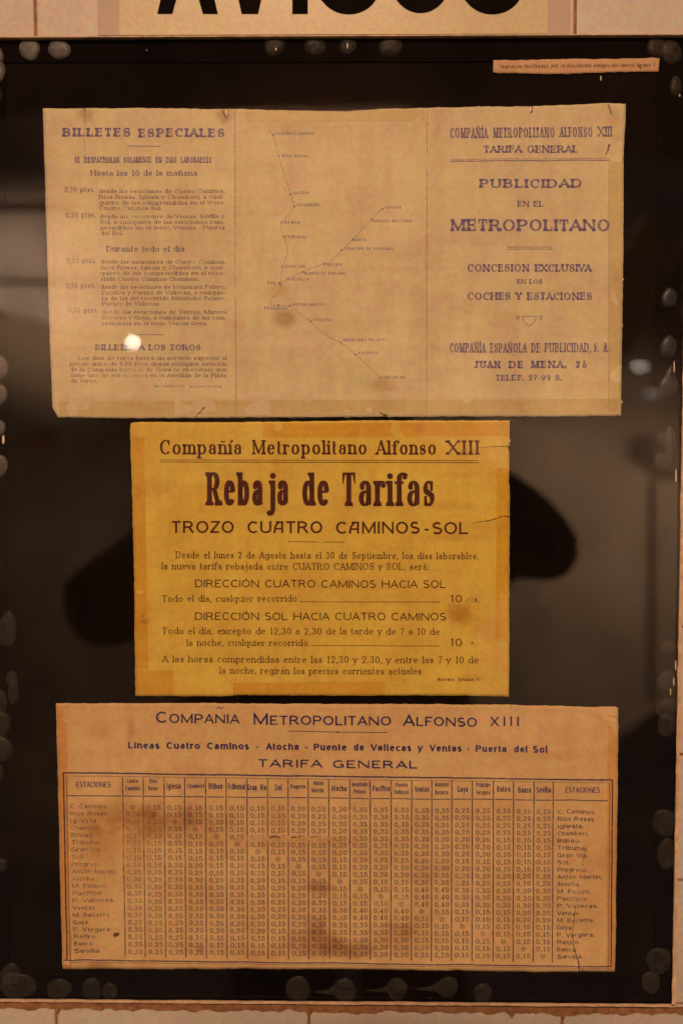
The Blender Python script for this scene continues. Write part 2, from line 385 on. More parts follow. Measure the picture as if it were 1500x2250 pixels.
g('y', .48, ('kE',(.24,0),(0,.66)), ('tE',(.08,-.3),(.48,.66)))
g('z', .42, ('Q',(0,.66),(.42,.66)), ('k',(0,0),(.42,.66)), ('T',(0,0),(.42,0)))
g('0', .48, ('',(.24,.5,.24,.5,90,450)))
g('1', .28, ('S',(.18,0),(.18,1)), ('t',(.02,.82),(.18,1)))
g('2', .48, ('',(.24,.74,.22,.26,170,-38),(.02,.02)), ('T',(0,0),(.48,0)), ('dz',.05,.72))
g('3', .48, ('',(.23,.76,.2,.24,150,-85)), ('',(.22,.27,.25,.27,92,-150)), ('dz',.05,.26), ('dz',.06,.8))
g('4', .50, ('S',(.36,0),(.36,1)), ('t',(.36,1),(0,.28)), ('',(0,.28),(.5,.28)))
g('5', .46, ('k' ,(.42,.94),(.08,.94)), ('t',(.08,1),(.06,.5)), ('',(.2,.31,.26,.3,118,-150)), ('dz',.03,.24))
g('7', .46, ('Q',(0,1),(.46,1)), ('k',(.16,0),(.46,1)))
g('9', .48, ('',(.24,.68,.23,.32,0,360)), ('',(.47,.68),(.42,.25),(.2,.2,.2,.2,10,-120)))
g('.', .10, ('d',.05,.03)); g(':', .10, ('d',.05,.03), ('d',.05,.5))
g(',', .10, ('d',.05,.03), ('t',(.08,.0),(.0,-.18)))
g('-', .26, ('',(0,.34),(.26,.34)))
g('»', .36, ('t',(0,.5),(.14,.33)), ('t',(0,.16),(.14,.33)), ('t',(.18,.5),(.32,.33)), ('t',(.18,.16),(.32,.33)))
g('(', .2, ('',(.3,.4,.28,.62,125,235))); g(')', .2, ('',(-.1,.4,.28,.62,55,-55)))
g('Ā', .66, ('',(.60,0),(.60,1)), ('',(.10,1),(.60,1)), ('',(0,0),(.06,.55),(.32,1)), ('',(.06,.36),(.60,.36)))   # broad-topped letter a
def acc(ch, base, kind):
    w, st = G[base]; up = base.isupper(); cx = w/2; y = 1.12 if up else (.86)
    if base == 'i': st = st[:1]; cx = .04
    if kind == "'": extra = [('a', (cx-.05, y-.06), (cx+.12, y+.14))]
    else: extra = [('t', (cx-.18, y), (cx-.08, y+.08), (cx+.07, y), (cx+.18, y+.09))]
    G[ch] = (w, tuple(st) + tuple(extra))
for c, b, k in (('á','a',"'"),('é','e',"'"),('í','i',"'"),('ó','o',"'"),('ú','u',"'"),('ñ','n','~'),('Ñ','N','~'),('Í','I',"'"),('Ó','O',"'"),('É','E',"'")): acc(c, b, k)

STY = dict(
 fat   =dict(k=.27, t=.15, serif=.09, track=.27, sp=.62, tick=.30),
 head  =dict(k=.24, t=.14, serif=.07, track=.16, sp=.60, tick=.34),
 body  =dict(k=.19, t=.12, serif=.07, track=.19, sp=.55, xh=.70),
 bodyl =dict(k=.135, t=.085, serif=.055, track=.17, sp=.50, xh=.64),
 cond  =dict(k=.145, t=.09, serif=.03, track=.10, sp=.50),
 condh =dict(k=.17, t=.12, serif=.025, track=.10, sp=.60),
 title =dict(k=.165, t=.08, serif=.065, track=.17, sp=.6, xh=.68),
 reb   =dict(k=.148, t=.075, serif=.03, track=.09, sp=.5, xh=.735, tick=.30),
 sans  =dict(k=.145, t=.125, serif=0, track=.16, sp=.6),
 art   =dict(k=.175, t=.15, serif=0, track=.17, sp=.6),
 sansb =dict(k=.26, t=.20, serif=0, track=.17, sp=.6, xh=.72),
 sansw =dict(k=.22, t=.17, serif=0, track=.30, sp=.6),
 sansc =dict(k=.15, t=.12, serif=0, track=.10, sp=.5, xh=.74),
 sansm =dict(k=.19, t=.15, serif=0, track=.17, sp=.6, xh=.70),
 num   =dict(k=.17, t=.10, serif=.05, track=.22, sp=.5),
 map   =dict(k=.20, t=.17, serif=0, track=.24, sp=.6),
 hand  =dict(k=.16, t=.14, serif=0, track=.20, sp=.62, xh=.72, slant=.10),
 sansn =dict(k=.17, t=.14, serif=0, track=.12, sp=.5, xh=.70),
 block =dict(k=.19, t=.16, serif=0, track=.2, sp=.5),
)
def glyph_polys(ch, st, sx, seg=24.):
    """polygons (lists of x,y) of one glyph in cap-height units; x starts at 0 and ends at advance width"""
    w, strokes = G[ch]; K, T, SE = st['k'], st['t'], st['serif']; xh = st.get('xh', Fx)
    low = not (ch.isupper() or ch.isdigit() or ch in 'Ā')
    out = []
    def my(y):
        if low:
            y = y*xh/Fx if y <= Fx else xh + (y-Fx)*(1-xh)/(1-Fx)
        return T/2 + y*(1-T)
    def mp(p): return (K/2 + p[0]*sx, my(p[1]))
    for sgl in strokes:
        fl = sgl[0]
        if 'z' in fl and SE == 0: continue
        if 'y' in fl and SE > 0: continue
        if 'd' in fl:
            r = max(K*.62, .075) if 'z' not in fl else K*.5
            c = (K/2 + sgl[1]*sx, my(sgl[2]) + (.0 if sgl[2] > .1 else r-T/2-.03))
            out.append([(c[0]+r*math.cos(a*math.pi/6), c[1]+r*math.sin(a*math.pi/6)) for a in range(12)]); continue
        pts = []
        for q in sgl[1:]:
            if len(q) == 2: pts.append(mp(q))
            else:
                cx, cy, rx, ry, a0, a1 = q; n = max(3, int(abs(a1-a0)/seg))
                for i in range(n+1):
                    a = math.radians(a0 + (a1-a0)*i/n); pts.append(mp((cx+rx*math.cos(a), cy+ry*math.sin(a))))
        pp = [pts[0]]
        for q in pts[1:]:
            if math.hypot(q[0]-pp[-1][0], q[1]-pp[-1][1]) > 1e-4: pp.append(q)
        pts = pp; n = len(pts)
        if n < 2: continue
        closed = math.hypot(pts[0][0]-pts[-1][0], pts[0][1]-pts[-1][1]) < 1e-3 and n > 4
        dirs = []
        for i in range(n):
            a = pts[i-1] if i > 0 else (pts[-2] if closed else pts[0]); b = pts[i+1] if i < n-1 else (pts[1] if closed else pts[-1])
            dx, dy = b[0]-a[0], b[1]-a[1]; L = math.hypot(dx, dy) or 1; dirs.append((dx/L, dy/L))
        if not closed:                                     # run vertical ends out to the line
            if abs(dirs[0][1]) > .7: pts[0] = (pts[0][0]-dirs[0][0]*T*.5, pts[0][1]-dirs[0][1]*T*.5)
            if abs(dirs[-1][1]) > .7: pts[-1] = (pts[-1][0]+dirs[-1][0]*T*.5, pts[-1][1]+dirs[-1][1]*T*.5)
        ls, rs = [], []
        for i in range(n):
            d = dirs[i]
            if 'k' in fl or 'a' in fl: ww = K*.92
            elif 't' in fl: ww = T*1.15 if SE else T
            elif 's' in fl:
                u = i/(n-1); ww = T*1.1 + (K*1.05-T)*math.exp(-((u-.5)/.2)**2) if SE else K
            else: ww = T + (K-T)*abs(d[1])**1.6
            if 'a' in fl: ww *= (.45 + .55*i/(n-1))
            h = ww/2
            ls.append((pts[i][0]-d[1]*h, pts[i][1]+d[0]*h)); rs.append((pts[i][0]+d[1]*h, pts[i][1]-d[0]*h))
        out.append(('strip', ls, rs))
        if SE:
            sl = SE + .02; br_ = T*1.1
            def slab(p, left, right, wd):
                top = p[1] > .35; y0 = p[1]; s = -1 if top else 1
                hw = wd/2; a = hw + (sl if left else 0); b = hw + (sl if right else 0)
                out.append([(p[0]-a, y0), (p[0]+b, y0), (p[0]+b, y0+s*T), (p[0]+hw, y0+s*(T+br_)), (p[0]-hw, y0+s*(T+br_)), (p[0]-a, y0+s*T)])
            wd = T*1.1 if 't' in fl else K
            if 'S' in fl: slab(pts[0], 1, 1, wd)
            if 'E' in fl: slab(pts[-1], 1, 1, wd)
            if 'L' in fl: slab(pts[-1], 1, 0, wd)
            if 'R' in fl: slab(pts[0], 0, 1, wd)
            if 'l' in fl: slab(pts[0], 1, 0, wd)
            tk = st.get('tick', .24); tw = max(T*1.2, K*.58)
            for f, p, sg in (('T', pts[-1], -1), ('Q', pts[0], 1)):
                if f in fl:
                    xx = p[0]; y = p[1]
                    if abs(y - my(.52)) < .05: out.append([(xx, y-tk*.6), (xx, y+tk*.6), (xx+sg*tw, y)])
                    elif y > .35: out.append([(xx, y+T/2), (xx+sg*tw, y+T/2), (xx+sg*tw*.35, y-tk), (xx, y-tk)])
                    else: out.append([(xx, y-T/2), (xx+sg*tw, y-T/2), (xx+sg*tw*.35, y+tk), (xx, y+tk)])
    return out, K + w*sx

PAD = {'T': (.42, .42), 'E': (0, .38), 'F': (0, .48), 'L': (0, .42), 'A': (.32, .32), 'V': (.35, .35), 'Y': (.4, .4), 'X': (.25, .25), 'Z': (.3, .3), 'C': (0, .25), 'G': (0, .1),
       'P': (0, .1), 'K': (0, .2), 'S': (.12, .12), 'r': (0, .35), 'c': (0, .2), 'e': (0, .1), 't': (.35, .3), 'f': (.2, .35), 'v': (.3, .3), 'y': (.3, .3), 'x': (.25, .25), 'z': (.3, .3), 's': (.12, .12), 'k': (0, .2),
       '7': (.3, .2), '.': (.3, .3), ',': (.3, .3), '-': (.3, .3)}
class Print:
    """collects printed shapes in photograph pixels and lays them on a sheet"""
    def __init__(s, sheet, name=None, mat=None): s.sh = sheet; s.v = []; s.f = []; s.k = 0; s.auto = (name, mat) if name else None
    def flush(s):
        if s.auto and s.f: s.build(*s.auto); s.v = []; s.f = []
    def put(s, x, y):
        p = P(x, y, s.sh['y']); p.y = s.sh['y'] - s.sh['h'](x, y) - .00012 - .000004*(s.k % 13); s.v.append(p)
    def poly(s, pts):
        s.k += 1; b = len(s.v)
        for x, y in pts: s.put(x, y)
        s.f.append(tuple(range(b, b+len(pts))))
    def strip(s, ls, rs):
        s.k += 1; b = len(s.v); L2, R2 = [ls[0]], [rs[0]]
        for i in range(1, len(ls)):
            m = max(math.hypot(ls[i][0]-ls[i-1][0], ls[i][1]-ls[i-1][1]), math.hypot(rs[i][0]-rs[i-1][0], rs[i][1]-rs[i-1][1]))
            n = min(24, max(1, math.ceil(m/7.0)))
            for q in range(1, n+1):
                t = q/n; L2.append((ls[i-1][0]+(ls[i][0]-ls[i-1][0])*t, ls[i-1][1]+(ls[i][1]-ls[i-1][1])*t)); R2.append((rs[i-1][0]+(rs[i][0]-rs[i-1][0])*t, rs[i-1][1]+(rs[i][1]-rs[i-1][1])*t))
        ls, rs = L2, R2
        for a, c in zip(ls, rs): s.put(*a); s.put(*c)
        for i in range(len(ls)-1): s.f.append((b+2*i, b+2*i+1, b+2*i+3, b+2*i+2))
    def line(s, x0, y0, x1, y1, wd, step=14, gaps=0.0):
        L = math.hypot(x1-x0, y1-y0); n = max(1, int(L/step)); dx, dy = (x1-x0)/L, (y1-y0)/L; ls, rs = [], []
        for i in range(n+1):
            t = i/n; x = x0+(x1-x0)*t; y = y0+(y1-y0)*t; j = .12*wd*noise.noise(Vector((x*.21, y*.21, 1)))
            ls.append((x-dy*(wd/2+j), y+dx*(wd/2+j))); rs.append((x+dy*(wd/2+j), y-dx*(wd/2+j)))
        s.strip(ls, rs); s.flush()
    def dot(s, x, y, r, n=10):
        s.poly([(x+r*math.cos(2*math.pi*i/n), y+r*math.sin(2*math.pi*i/n)) for i in range(n)]); s.flush()
    def ring(s, x, y, r, wd, n=14, sq=1.0):
        ls = []; rs = []
        for i in range(n+1):
            a = 2*math.pi*i/n; k = 1 + (sq-1)*abs(math.sin(2*a))
            ls.append((x+(r+wd/2)*k*math.cos(a), y+(r+wd/2)*k*math.sin(a))); rs.append((x+(r-wd/2)*k*math.cos(a), y+(r-wd/2)*k*math.sin(a)))
        s.strip(ls, rs)
    def text(s, txt, x0, x1, y0, h, sty, y1=None, small=None, seg=24., nat=None):
        st = STY[sty]; y1 = y0 if y1 is None else y1
        tr = st['track']; tot_fix = 0; tot_w = 0; prev = ' '
        sc = []
        for i, ch in enumerate(txt):
            k = 1.0
            if small and ch != ' ' and not (i == 0 or txt[i-1] == ' '): k = small
            sc.append(k)
            if ch == ' ': tot_fix += st['sp']
            else: tot_fix += (st['k']*(1 - sum(PAD.get(ch, (0, 0)))) + (tr if i < len(txt)-1 else 0))*k; tot_w += G[ch][0]*k
        if nat is not None: sx = nat
        else: sx = ((x1-x0)/h - tot_fix) / max(tot_w, .01)
        f = 1.0
        xtra = 0.0
        if (sx > 1.9 or (txt == 'XIII' and sx > .9)) and len(txt) > 1:
            xtra = (sx - 1.0)*tot_w / (len(txt)-1); sx = 1.0
        if sx < .30 and nat is None and tot_w > .3: f = ((x1-x0)/h) / (tot_fix + .30*tot_w); sx = .30      # squeeze everything alike
        x = 0.0; sl = st.get('slant', 0)
        for ch, k in zip(txt, sc):
            if ch == ' ': x += st['sp']; continue
            polys, adv = glyph_polys(ch, st, sx, seg)
            jy = 0; pdl, pdr = PAD.get(ch, (0, 0)); x -= pdl*st['k']*k
            if sty == 'hand': jy = random.uniform(-.04, .04)
            def q(p):
                X = x0 + (x + p[0]*k + sl*p[1])*h*f; Y = y0 + (y1-y0)*((X-x0)/max(1., x1-x0)) - (p[1]*k+jy)*h
                return (X, Y)
            for pl in polys:
                if isinstance(pl, tuple): s.strip([q(p) for p in pl[1]], [q(p) for p in pl[2]])
                else: s.poly([q(p) for p in pl])
            x += (adv + tr - pdr*st['k'])*k + xtra
        s.flush(); return s
    def build(s, name, mat, label=None):
        o = s.sh['org']; me = mesh(name, [v-o for v in s.v], s.f)
        ob = link(name, me, mat, s.sh['root'])
        if label: ob['label'] = label
        return ob

# ------------------------------------------------------------------ sheets of paper
def pl_at(pts, t):
    L = [0]
    for a, b in zip(pts, pts[1:]): L.append(L[-1] + math.hypot(b[0]-a[0], b[1]-a[1]))
    d = t*L[-1]
    for i in range(len(pts)-1):
        if d <= L[i+1] or i == len(pts)-2:
            u = (d-L[i])/max(1e-9, L[i+1]-L[i]); return (pts[i][0]+(pts[i+1][0]-pts[i][0])*u, pts[i][1]+(pts[i+1][1]-pts[i][1])*u)
def seg_d(x, y, a, b):
    dx, dy = b[0]-a[0], b[1]-a[1]; t = max(0, min(1, ((x-a[0])*dx+(y-a[1])*dy)/(dx*dx+dy*dy+1e-9)))
    return math.hypot(x-a[0]-dx*t, y-a[1]-dy*t), t
def make_sheet(name, label, cat, y, center, top, right, bottom, left, nx, ny, creases, amp, seed, thick=.00018, jag=1.1):
    root = empty(name, P(center[0], center[1], y)); tag(root, label, cat); org = root.location.copy()
    def hgt0(x, yy):
        v = Vector((x*.014, yy*.014, seed))
        h = amp*(noise.noise(v) + .45*noise.noise(Vector((x*.035, yy*.012, seed+5))) + .34*noise.noise(v*4.1)) + amp*.5
        for (a, b, wd, hh) in creases:
            d, t = seg_d(x, yy, a, b)
            wd = max(wd, 5.5)
            if d < wd*3: h += hh*math.exp(-(d/wd)**2)
        return min(max(h, -.0003), .00150)
    cache = {}
    def node(i, j):
        if (i, j) not in cache: cache[(i, j)] = hgt0(i*LS, j*LS)
        return cache[(i, j)]
    LS = 7.0
    def hgt(x, yy):
        a, b = x/LS, yy/LS; i, j = math.floor(a), math.floor(b); a -= i; b -= j
        return (node(i, j)*(1-a)+node(i+1, j)*a)*(1-b) + (node(i, j+1)*(1-a)+node(i+1, j+1)*a)*b
    vs, fs = [], []
    for j in range(ny+1):
        v = j/ny
        for i in range(nx+1):
            u = i/nx
            t = pl_at(top, u); b = pl_at(bottom, u); l = pl_at(left, v); r = pl_at(right, v)
            x = (1-v)*t[0]+v*b[0] + (1-u)*l[0]+u*r[0] - ((1-u)*(1-v)*top[0][0] + u*(1-v)*top[-1][0] + (1-u)*v*bottom[0][0] + u*v*bottom[-1][0])
            z = (1-v)*t[1]+v*b[1] + (1-u)*l[1]+u*r[1] - ((1-u)*(1-v)*top[0][1] + u*(1-v)*top[-1][1] + (1-u)*v*bottom[0][1] + u*v*bottom[-1][1])
            e = 0
            if i in (0, nx): x += jag*(noise.noise(Vector((z*.09, seed, i)))+.5*noise.noise(Vector((z*.4, seed, i))))
            if j in (0, ny): z += jag*(noise.noise(Vector((x*.09, seed, j+.5)))+.5*noise.noise(Vector((x*.4, seed, j+.5))))
            p = P(x, z, y); p.y = y - hgt(x, z); vs.append(p-org)
    for j in range(ny):
        for i in range(nx):
            k = j*(nx+1)+i; fs.append((k, k+nx+1, k+nx+2, k+1))
    me = mesh('paper', vs, fs, True)
    return dict(root=root, org=org, y=y, h=hgt, me=me, thick=thick)
def finish_sheet(sh, mat):
    o = link('paper', sh['me'], mat, sh['root'])
    md = o.modifiers.new('thickness', 'SOLIDIFY'); md.thickness = sh['thick']; md.offset = -1
    return o
def patch(sh, name, pts, mat, off=.00022, label=None, nseg=10):
    """thin piece laid on a sheet: quad given by 4 pixel corners"""
    vs, fs = [], []
    for j in range(nseg+1):
        for i in range(nseg+1):
            u, v = i/nseg, j/nseg
            x = (pts[0][0]*(1-u)+pts[1][0]*u)*(1-v) + (pts[3][0]*(1-u)+pts[2][0]*u)*v
            z = (pts[0][1]*(1-u)+pts[1][1]*u)*(1-v) + (pts[3][1]*(1-u)+pts[2][1]*u)*v
            if i in (0, nseg) or j in (0, nseg):
                x += .6*noise.noise(Vector((x*.3, z*.3, 1))); z += .6*noise.noise(Vector((x*.3, z*.3, 9)))
            p = P(x, z, sh['y']); p.y = sh['y'] - sh['h'](x, z) - off; vs.append(p - sh['org'])
    for j in range(nseg):
        for i in range(nseg):
            k = j*(nseg+1)+i; fs.append((k, k+nseg+1, k+nseg+2, k+1))
    o = link(name, mesh(name, vs, fs, True), mat, sh['root'])
    if label: o['label'] = label
    return o
def tape_mat(name, tint, sheen, a):
    m = NT(name); v = m.coord(); n = m.noise(v, 90, 4, .6)
    d = m.principled(sheen, .5, n, .2, .0005, spec=.3)
    return m.done(m.alpha(m.rng(n, .3, .7, a*.5, a), d, tint))
def crack_mat(name, col, a=.9):
    m = NT(name); v = m.coord(); n = m.noise(v, 700, 3, .7)
    return m.done(m.alpha(m.rng(n, .3, .6, a*.35, a), m.principled(col, .9, spec=.1)))
M_tear = crack_mat('dark_tear', (.09, .040, .018), .75); M_brown = crack_mat('brown_stain', (.20, .09, .03), .8)
M_fold = crack_mat('fold_line', (.22, .08, .07), .55); M_white = crack_mat('bare_fibre', (.80, .66, .48), .8)
def wander(pr, pts, w0, w1, jit=1.2, seed=0):
    """irregular line through pixel points, width w0 -> w1"""
    out = []
    for a, b in zip(pts, pts[1:]):
        n = max(2, int(math.hypot(b[0]-a[0], b[1]-a[1])/5))
        for i in range(n): out.append((a[0]+(b[0]-a[0])*i/n, a[1]+(b[1]-a[1])*i/n))
    out.append(pts[-1]); N = len(out); ls, rs = [], []
    for i, (x, y) in enumerate(out):
        a = out[max(0, i-1)]; b = out[min(N-1, i+1)]; dx, dy = b[0]-a[0], b[1]-a[1]; L = math.hypot(dx, dy) or 1
        o = jit*noise.noise(Vector((x*.13, y*.13, seed))); wd = (w0+(w1-w0)*i/(N-1))*(1+.5*noise.noise(Vector((x*.3, y*.3, seed+2))))/2
        nx, ny = -dy/L, dx/L
        ls.append((x+nx*(o+wd), y+ny*(o+wd))); rs.append((x+nx*(o-wd), y+ny*(o-wd)))
    pr.strip(ls, rs); pr.flush()

YP = -0.0062
# ============ upper folded leaflet
s1 = make_sheet('fare_leaflet', 'wide faded leaflet with a metro route map in its middle, topmost of the three sheets', 'leaflet', YP, (735, 580),
    [(95,239),(300,238),(440,240),(515,240),(640,243),(740,245),(840,240),(940,237),(1060,235),(1165,234),(1250,231),(1300,228),(1340,227),(1374,228)],
    [(1374,228),(1373,270),(1370,300),(1368,350),(1368,560),(1365,750),(1363,830),(1363,913)],
    [(128,917),(300,919),(500,918),(800,916),(1000,915),(1200,915),(1300,914),(1363,913)],
    [(95,239),(103,500),(110,740),(116,896),(128,917)], 170, 96,
    [((516,230),(518,930),3,-.0004),((938,230),(938,930),3,-.0004),((187,238),(187,345),2.5,.0004),((1336,360),(1334,900),3,.0004),((110,762),(1360,758),7,.0003),
     ((110,876),(1360,872),3,.0003),((1330,228),(1350,300),5,.0007),((1350,300),(1372,310),4,.0005),((540,270),(935,266),3,.0003),((1345,640),(1352,670),5,.0005)], .0008, 3.1)
K_ST = (.62, .42, .25)
m1 = paper_mat('aged_leaflet_paper', (.82, .755, .45), (.72, .60, .39), [
    (627,700,34,28,.75,(.62,.48,.30)), (612,640,36,26,.5,(.72,.55,.36)), (838,845,42,22,.6,(.68,.52,.34)), (190,252,26,20,.6,(.60,.46,.38)),
    (493,252,24,26,.75,(.55,.48,.32)), (1345,262,30,38,.45,(.72,.55,.42)), (1355,300,24,20,.4,(.8,.66,.6)), (660,280,150,24,.35,(.72,.62,.52)), (740,300,300,40,.18,(.8,.66,.6)),
    (1290,850,80,40,.3,(.85,.66,.56)), (520,715,40,18,.35,(.8,.62,.45)), (105,600,50,300,.28,(.86,.74,.78)), (300,700,240,200,.22,(.90,.80,.84)), (960,400,24,400,.25,(.85,.7,.7)),
    (770,430,120,100,.22,(.82,.72,.6)), (1230,620,50,60,.2,(.82,.7,.6)), (1120,700,110,26,.3,(.85,.72,.58)), (800,715,180,18,.22,(.85,.72,.58))], s1['org'])
finish_sheet(s1, m1)
F1 = [(110,600,170,260,.35),(240,700,60,40,.4),(290,470,60,30,.45),(300,820,60,30,.5),(430,570,60,30,.3),(650,440,60,40,.35),(1180,820,60,40,.25),(240,830,60,24,.4),(600,480,50,40,.3)]
i1 = ink_mat('faded_violet_ink', (.17, .105, .20), .66, .46, 1500, F1, s1['org'])
i1b = ink_mat('faded_violet_heading_ink', (.15, .115, .30), .72, .45, 1500, F1[:1], s1['org'])
i1m = ink_mat('faint_map_line', (.15, .08, .12), .50, .50, 1500)
i1s = ink_mat('faded_small_print_ink', (.17, .105, .19), .68, .45, 1500, F1, s1['org'])
def T(sh, name, mat, *calls):
    pr = Print(sh, name, mat)
    for c in calls: pr.text(*c)
T(s1, 'heading_text', i1b, ('BILLETES', 139, 287, 301, 19.5, 'fat'), ('ESPECIALES', 305, 493, 302, 19.5, 'fat'))
T(s1, 'subheading_text', i1b, ('SE DESPACHARAN SOLAMENTE EN DIAS LABORABLES', 165, 465, 358.5, 13.5, 'condh'))
T(s1, 'subheading_text', i1b, ('Hasta las 10 de la mañana', 200, 434, 387, 12.5, 'body'))
T(s1, 'subheading_text', i1b, ('Durante todo el día', 235, 406, 553.5, 12.5, 'body'))
T(s1, 'subheading_text', i1b, ('BILLETES A LOS TOROS', 211, 441, 770, 13, 'head'))
def para(sh, mat, rows, h, sty, pad=1.0):
    pr = Print(sh, 'paragraph_text', mat)
    for (t, a, b, y) in rows: pr.text(t, a, b, y, h, sty)
fare = Print(s1, 'fare_text', i1)
for (x, y, t) in ((143,423,'0,10 ptas.'),(145,479,'0,20 ptas.'),(147,579,'0,10 ptas.'),(145,634,'0,10 ptas.'),(151,688,'0,10 ptas.')):
    fare.text(t, x, x+66, y, 12.5, 'sansn')

para(s1, i1s, [('desde las estaciones de Cuatro Caminos,', 219,494,425),('Ríos Rosas, Iglesia y Chamberí, a cual-',219,493,437.5),('quiera de las comprendidas en el trozo',219,492,450),('Cuatro Caminos-Sol.',220,355,462)], 8.8, 'body')
para(s1, i1s, [('desde las estaciones de Ventas, Sevilla y',221,493,480),('Sol, a cualquiera de las estaciones com-',221,494,492.5),('prendidas en el trozo Ventas - Puerta',222,494,505),('del Sol.',222,271,517)], 8.8, 'body')
para(s1, i1s, [('desde las estaciones de Cuatro Caminos,',223,495,580),('Ríos Rosas, Iglesia y Chamberí, a cual-',223,495,592.5),('quiera de las comprendidas en el reco-',222,495,605),('rrido Cuatro Caminos-Chamberí.',224,438,617.5)], 8.8, 'body')
para(s1, i1s, [('desde las estaciones de Menéndez Pelayo,',223,496,635),('Pacífico y Puente de Vallecas, a cualquie-',225,496,647.5),('ra de las del recorrido Menéndez Pelayo-',225,496,660),('Puente de Vallecas.',225,352,672)], 8.8, 'body')
para(s1, i1s, [('desde las estaciones de Ventas, Manuel',225,497,690),('Becerra y Goya, a cualquiera de las com-',226,498,702.5),('prendidas en el trozo Ventas-Goya.',226,456,715)], 8.8, 'body')
para(s1, i1s, [('Los días de toros habrá un servicio especial al',173,498,791),('precio único de 0,50 ptas. desde cualquier estación',155,498,804),('de la Compañía hasta la de Goya (o viceversa) que',155,498,816.5),('tiene uno de sus accesos en la Avenida de la Plaza',156,498,829),('de toros.',157,216,841)], 8.8, 'body')
T(s1, 'imprint_text', i1, ('IMP. TORRENT Y CIA.', 340, 408, 851, 4.6, 'map'), ('TELEFONO 47-40 M.', 414, 488, 852, 4.6, 'map'))
pr = Print(s1, 'printed_rule', i1b); pr.line(280,321,353,322,1.6); pr.line(289,735,361,736,1.6); pr.line(988,354.5,1339,352.5,2.4); pr.line(988,350.5,1339,348.5,1.0)
pr.line(1113,543,1212,543,1.6); pr.line(1113,547.5,1212,547.5,1.6)
T(s1, 'heading_text', i1b, ('COMPAÑÍA', 988, 1070, 304, 22.5, 'cond'), ('METROPOLITANO', 1083, 1217, 303, 22.5, 'cond'), ('ALFONSO', 1229, 1300, 302, 22.5, 'cond'), ('XIII', 1312, 1342, 301, 22.5, 'cond'))
T(s1, 'heading_text', i1b, ('TARIFA GENERAL', 1062, 1268, 336.5, 16.5, 'head'))
T(s1, 'heading_text', i1b, ('PUBLICIDAD', 1053, 1276, 413.5, 20, 'fat'))
T(s1, 'heading_text', i1b, ('EN EL', 1136, 1193, 454.5, 13, 'head'))
T(s1, 'heading_text', i1b, ('METROPOLITANO', 990, 1338, 508.5, 26.5, 'head'))
T(s1, 'heading_text', i1b, ('CONCESION EXCLUSIVA', 1026, 1297, 597.5, 17, 'head'))
T(s1, 'heading_text', i1b, ('EN LOS', 1135, 1190, 624.5, 10.5, 'head'))
T(s1, 'heading_text', i1b, ('COCHES Y ESTACIONES', 1026, 1299, 659.5, 17, 'head'))
T(s1, 'heading_text', i1b, ('COMPAÑÍA', 987, 1065, 775, 21, 'cond'), ('ESPAÑOLA', 1076, 1155, 775, 21, 'cond'), ('DE', 1166, 1184, 775, 21, 'cond'), ('PUBLICIDAD,', 1195, 1296, 774.5, 21, 'cond'), ('S. A.', 1303, 1335, 774, 21, 'cond'))
T(s1, 'heading_text', i1b, ('JUAN', 1040, 1098, 809.5, 16.5, 'fat'), ('DE', 1117, 1148, 809.5, 16.5, 'fat'), ('MENA,', 1166, 1243, 809, 16.5, 'fat'), ('25', 1263, 1288, 809, 16.5, 'fat'))
T(s1, 'heading_text', i1b, ('TELÉF. 27-99 S.', 1088, 1233, 836.5, 13, 'head'))
pr = Print(s1)
for pts in ([(1133,695),(1141,695),(1137,703)], [(1183,695),(1191,695),(1187,703)], [(1146,695.5),(1178,695.5),(1172,709),(1161.5,717),(1151,709)]):
    for a, b in zip(pts, pts[1:]+pts[:1]): pr.line(a[0], a[1], b[0], b[1], 1.5, 5)
pr.build('ornament', i1b)
# route map
mp_ = Print(s1, 'route_line', i1m)
wander(mp_, [(586,299),(588,292),(595,289),(600,294)], 1.1, 1.3, .1)
wander(mp_, [(600,296),(612,343),(638,425),(647,454),(621,489),(617,498),(624,521),(630,540),(631,555),(627,570),(620,587),(618,611),(616,622),(616,633),(607,648),(595,656),(593,665),(597,671),(612,672),(636,672),(683,707),(712,735),(730,745),(748,752),(781,779),(836,829)], 1.3, 1.2, .4)
wander(mp_, [(616,622),(633,613.5),(666,597.5),(696,585),(715,580),(729,575),(750,550),(775,526),(816,482),(840,459)], 1.3, 1.2, .4)

mp_ = Print(s1, 'station_dot', i1b)
for x, y in ((600,297),(612,343),(638,427),(647,454),(619,490),(624,521),(620,587),(633,613),(666,598),(713,580),(840,459),(816,482),(775,527),(751,550),(614,623),(616,626),(612,671),(636,672),(683,707),(748,752),(781,779),(836,830)): mp_.dot(x, y, 2.3)

mp_ = Print(s1, 'station_name', i1b)
for t, a, b, y in (('CUATRO CAMINOS',605,690,297),('RIOS ROSAS',620,677,346),('IGLESIA',643,678,427),('CHAMBERI',652,702,454),('BILBAO',625,659,492),('TRIBUNAL',627,674,524),('GRAN VIA',625,670,588.5),
    ('SEVILLA',640,678,617),('SOL',587,607,625),('BANCO DE ESPAÑA',669,757,604),('RETIRO',719,752,585),('VENTAS',845,881,459),('MANUEL BECERRA',818,905,489),('GOYA',778,804,530),('PRINCIPE DE VERGARA',757,863,550),
    ('PROGRESO',581,631,680.5),('ANTON MARTIN',642,713,672.5),('ATOCHA',689,726,706),('MENENDEZ PELAYO',754,845,750),('PACIFICO',787,829,779),('VALLECAS',841,889,832)):
    mp_.text(t, a, b, y, 6.2, 'map')

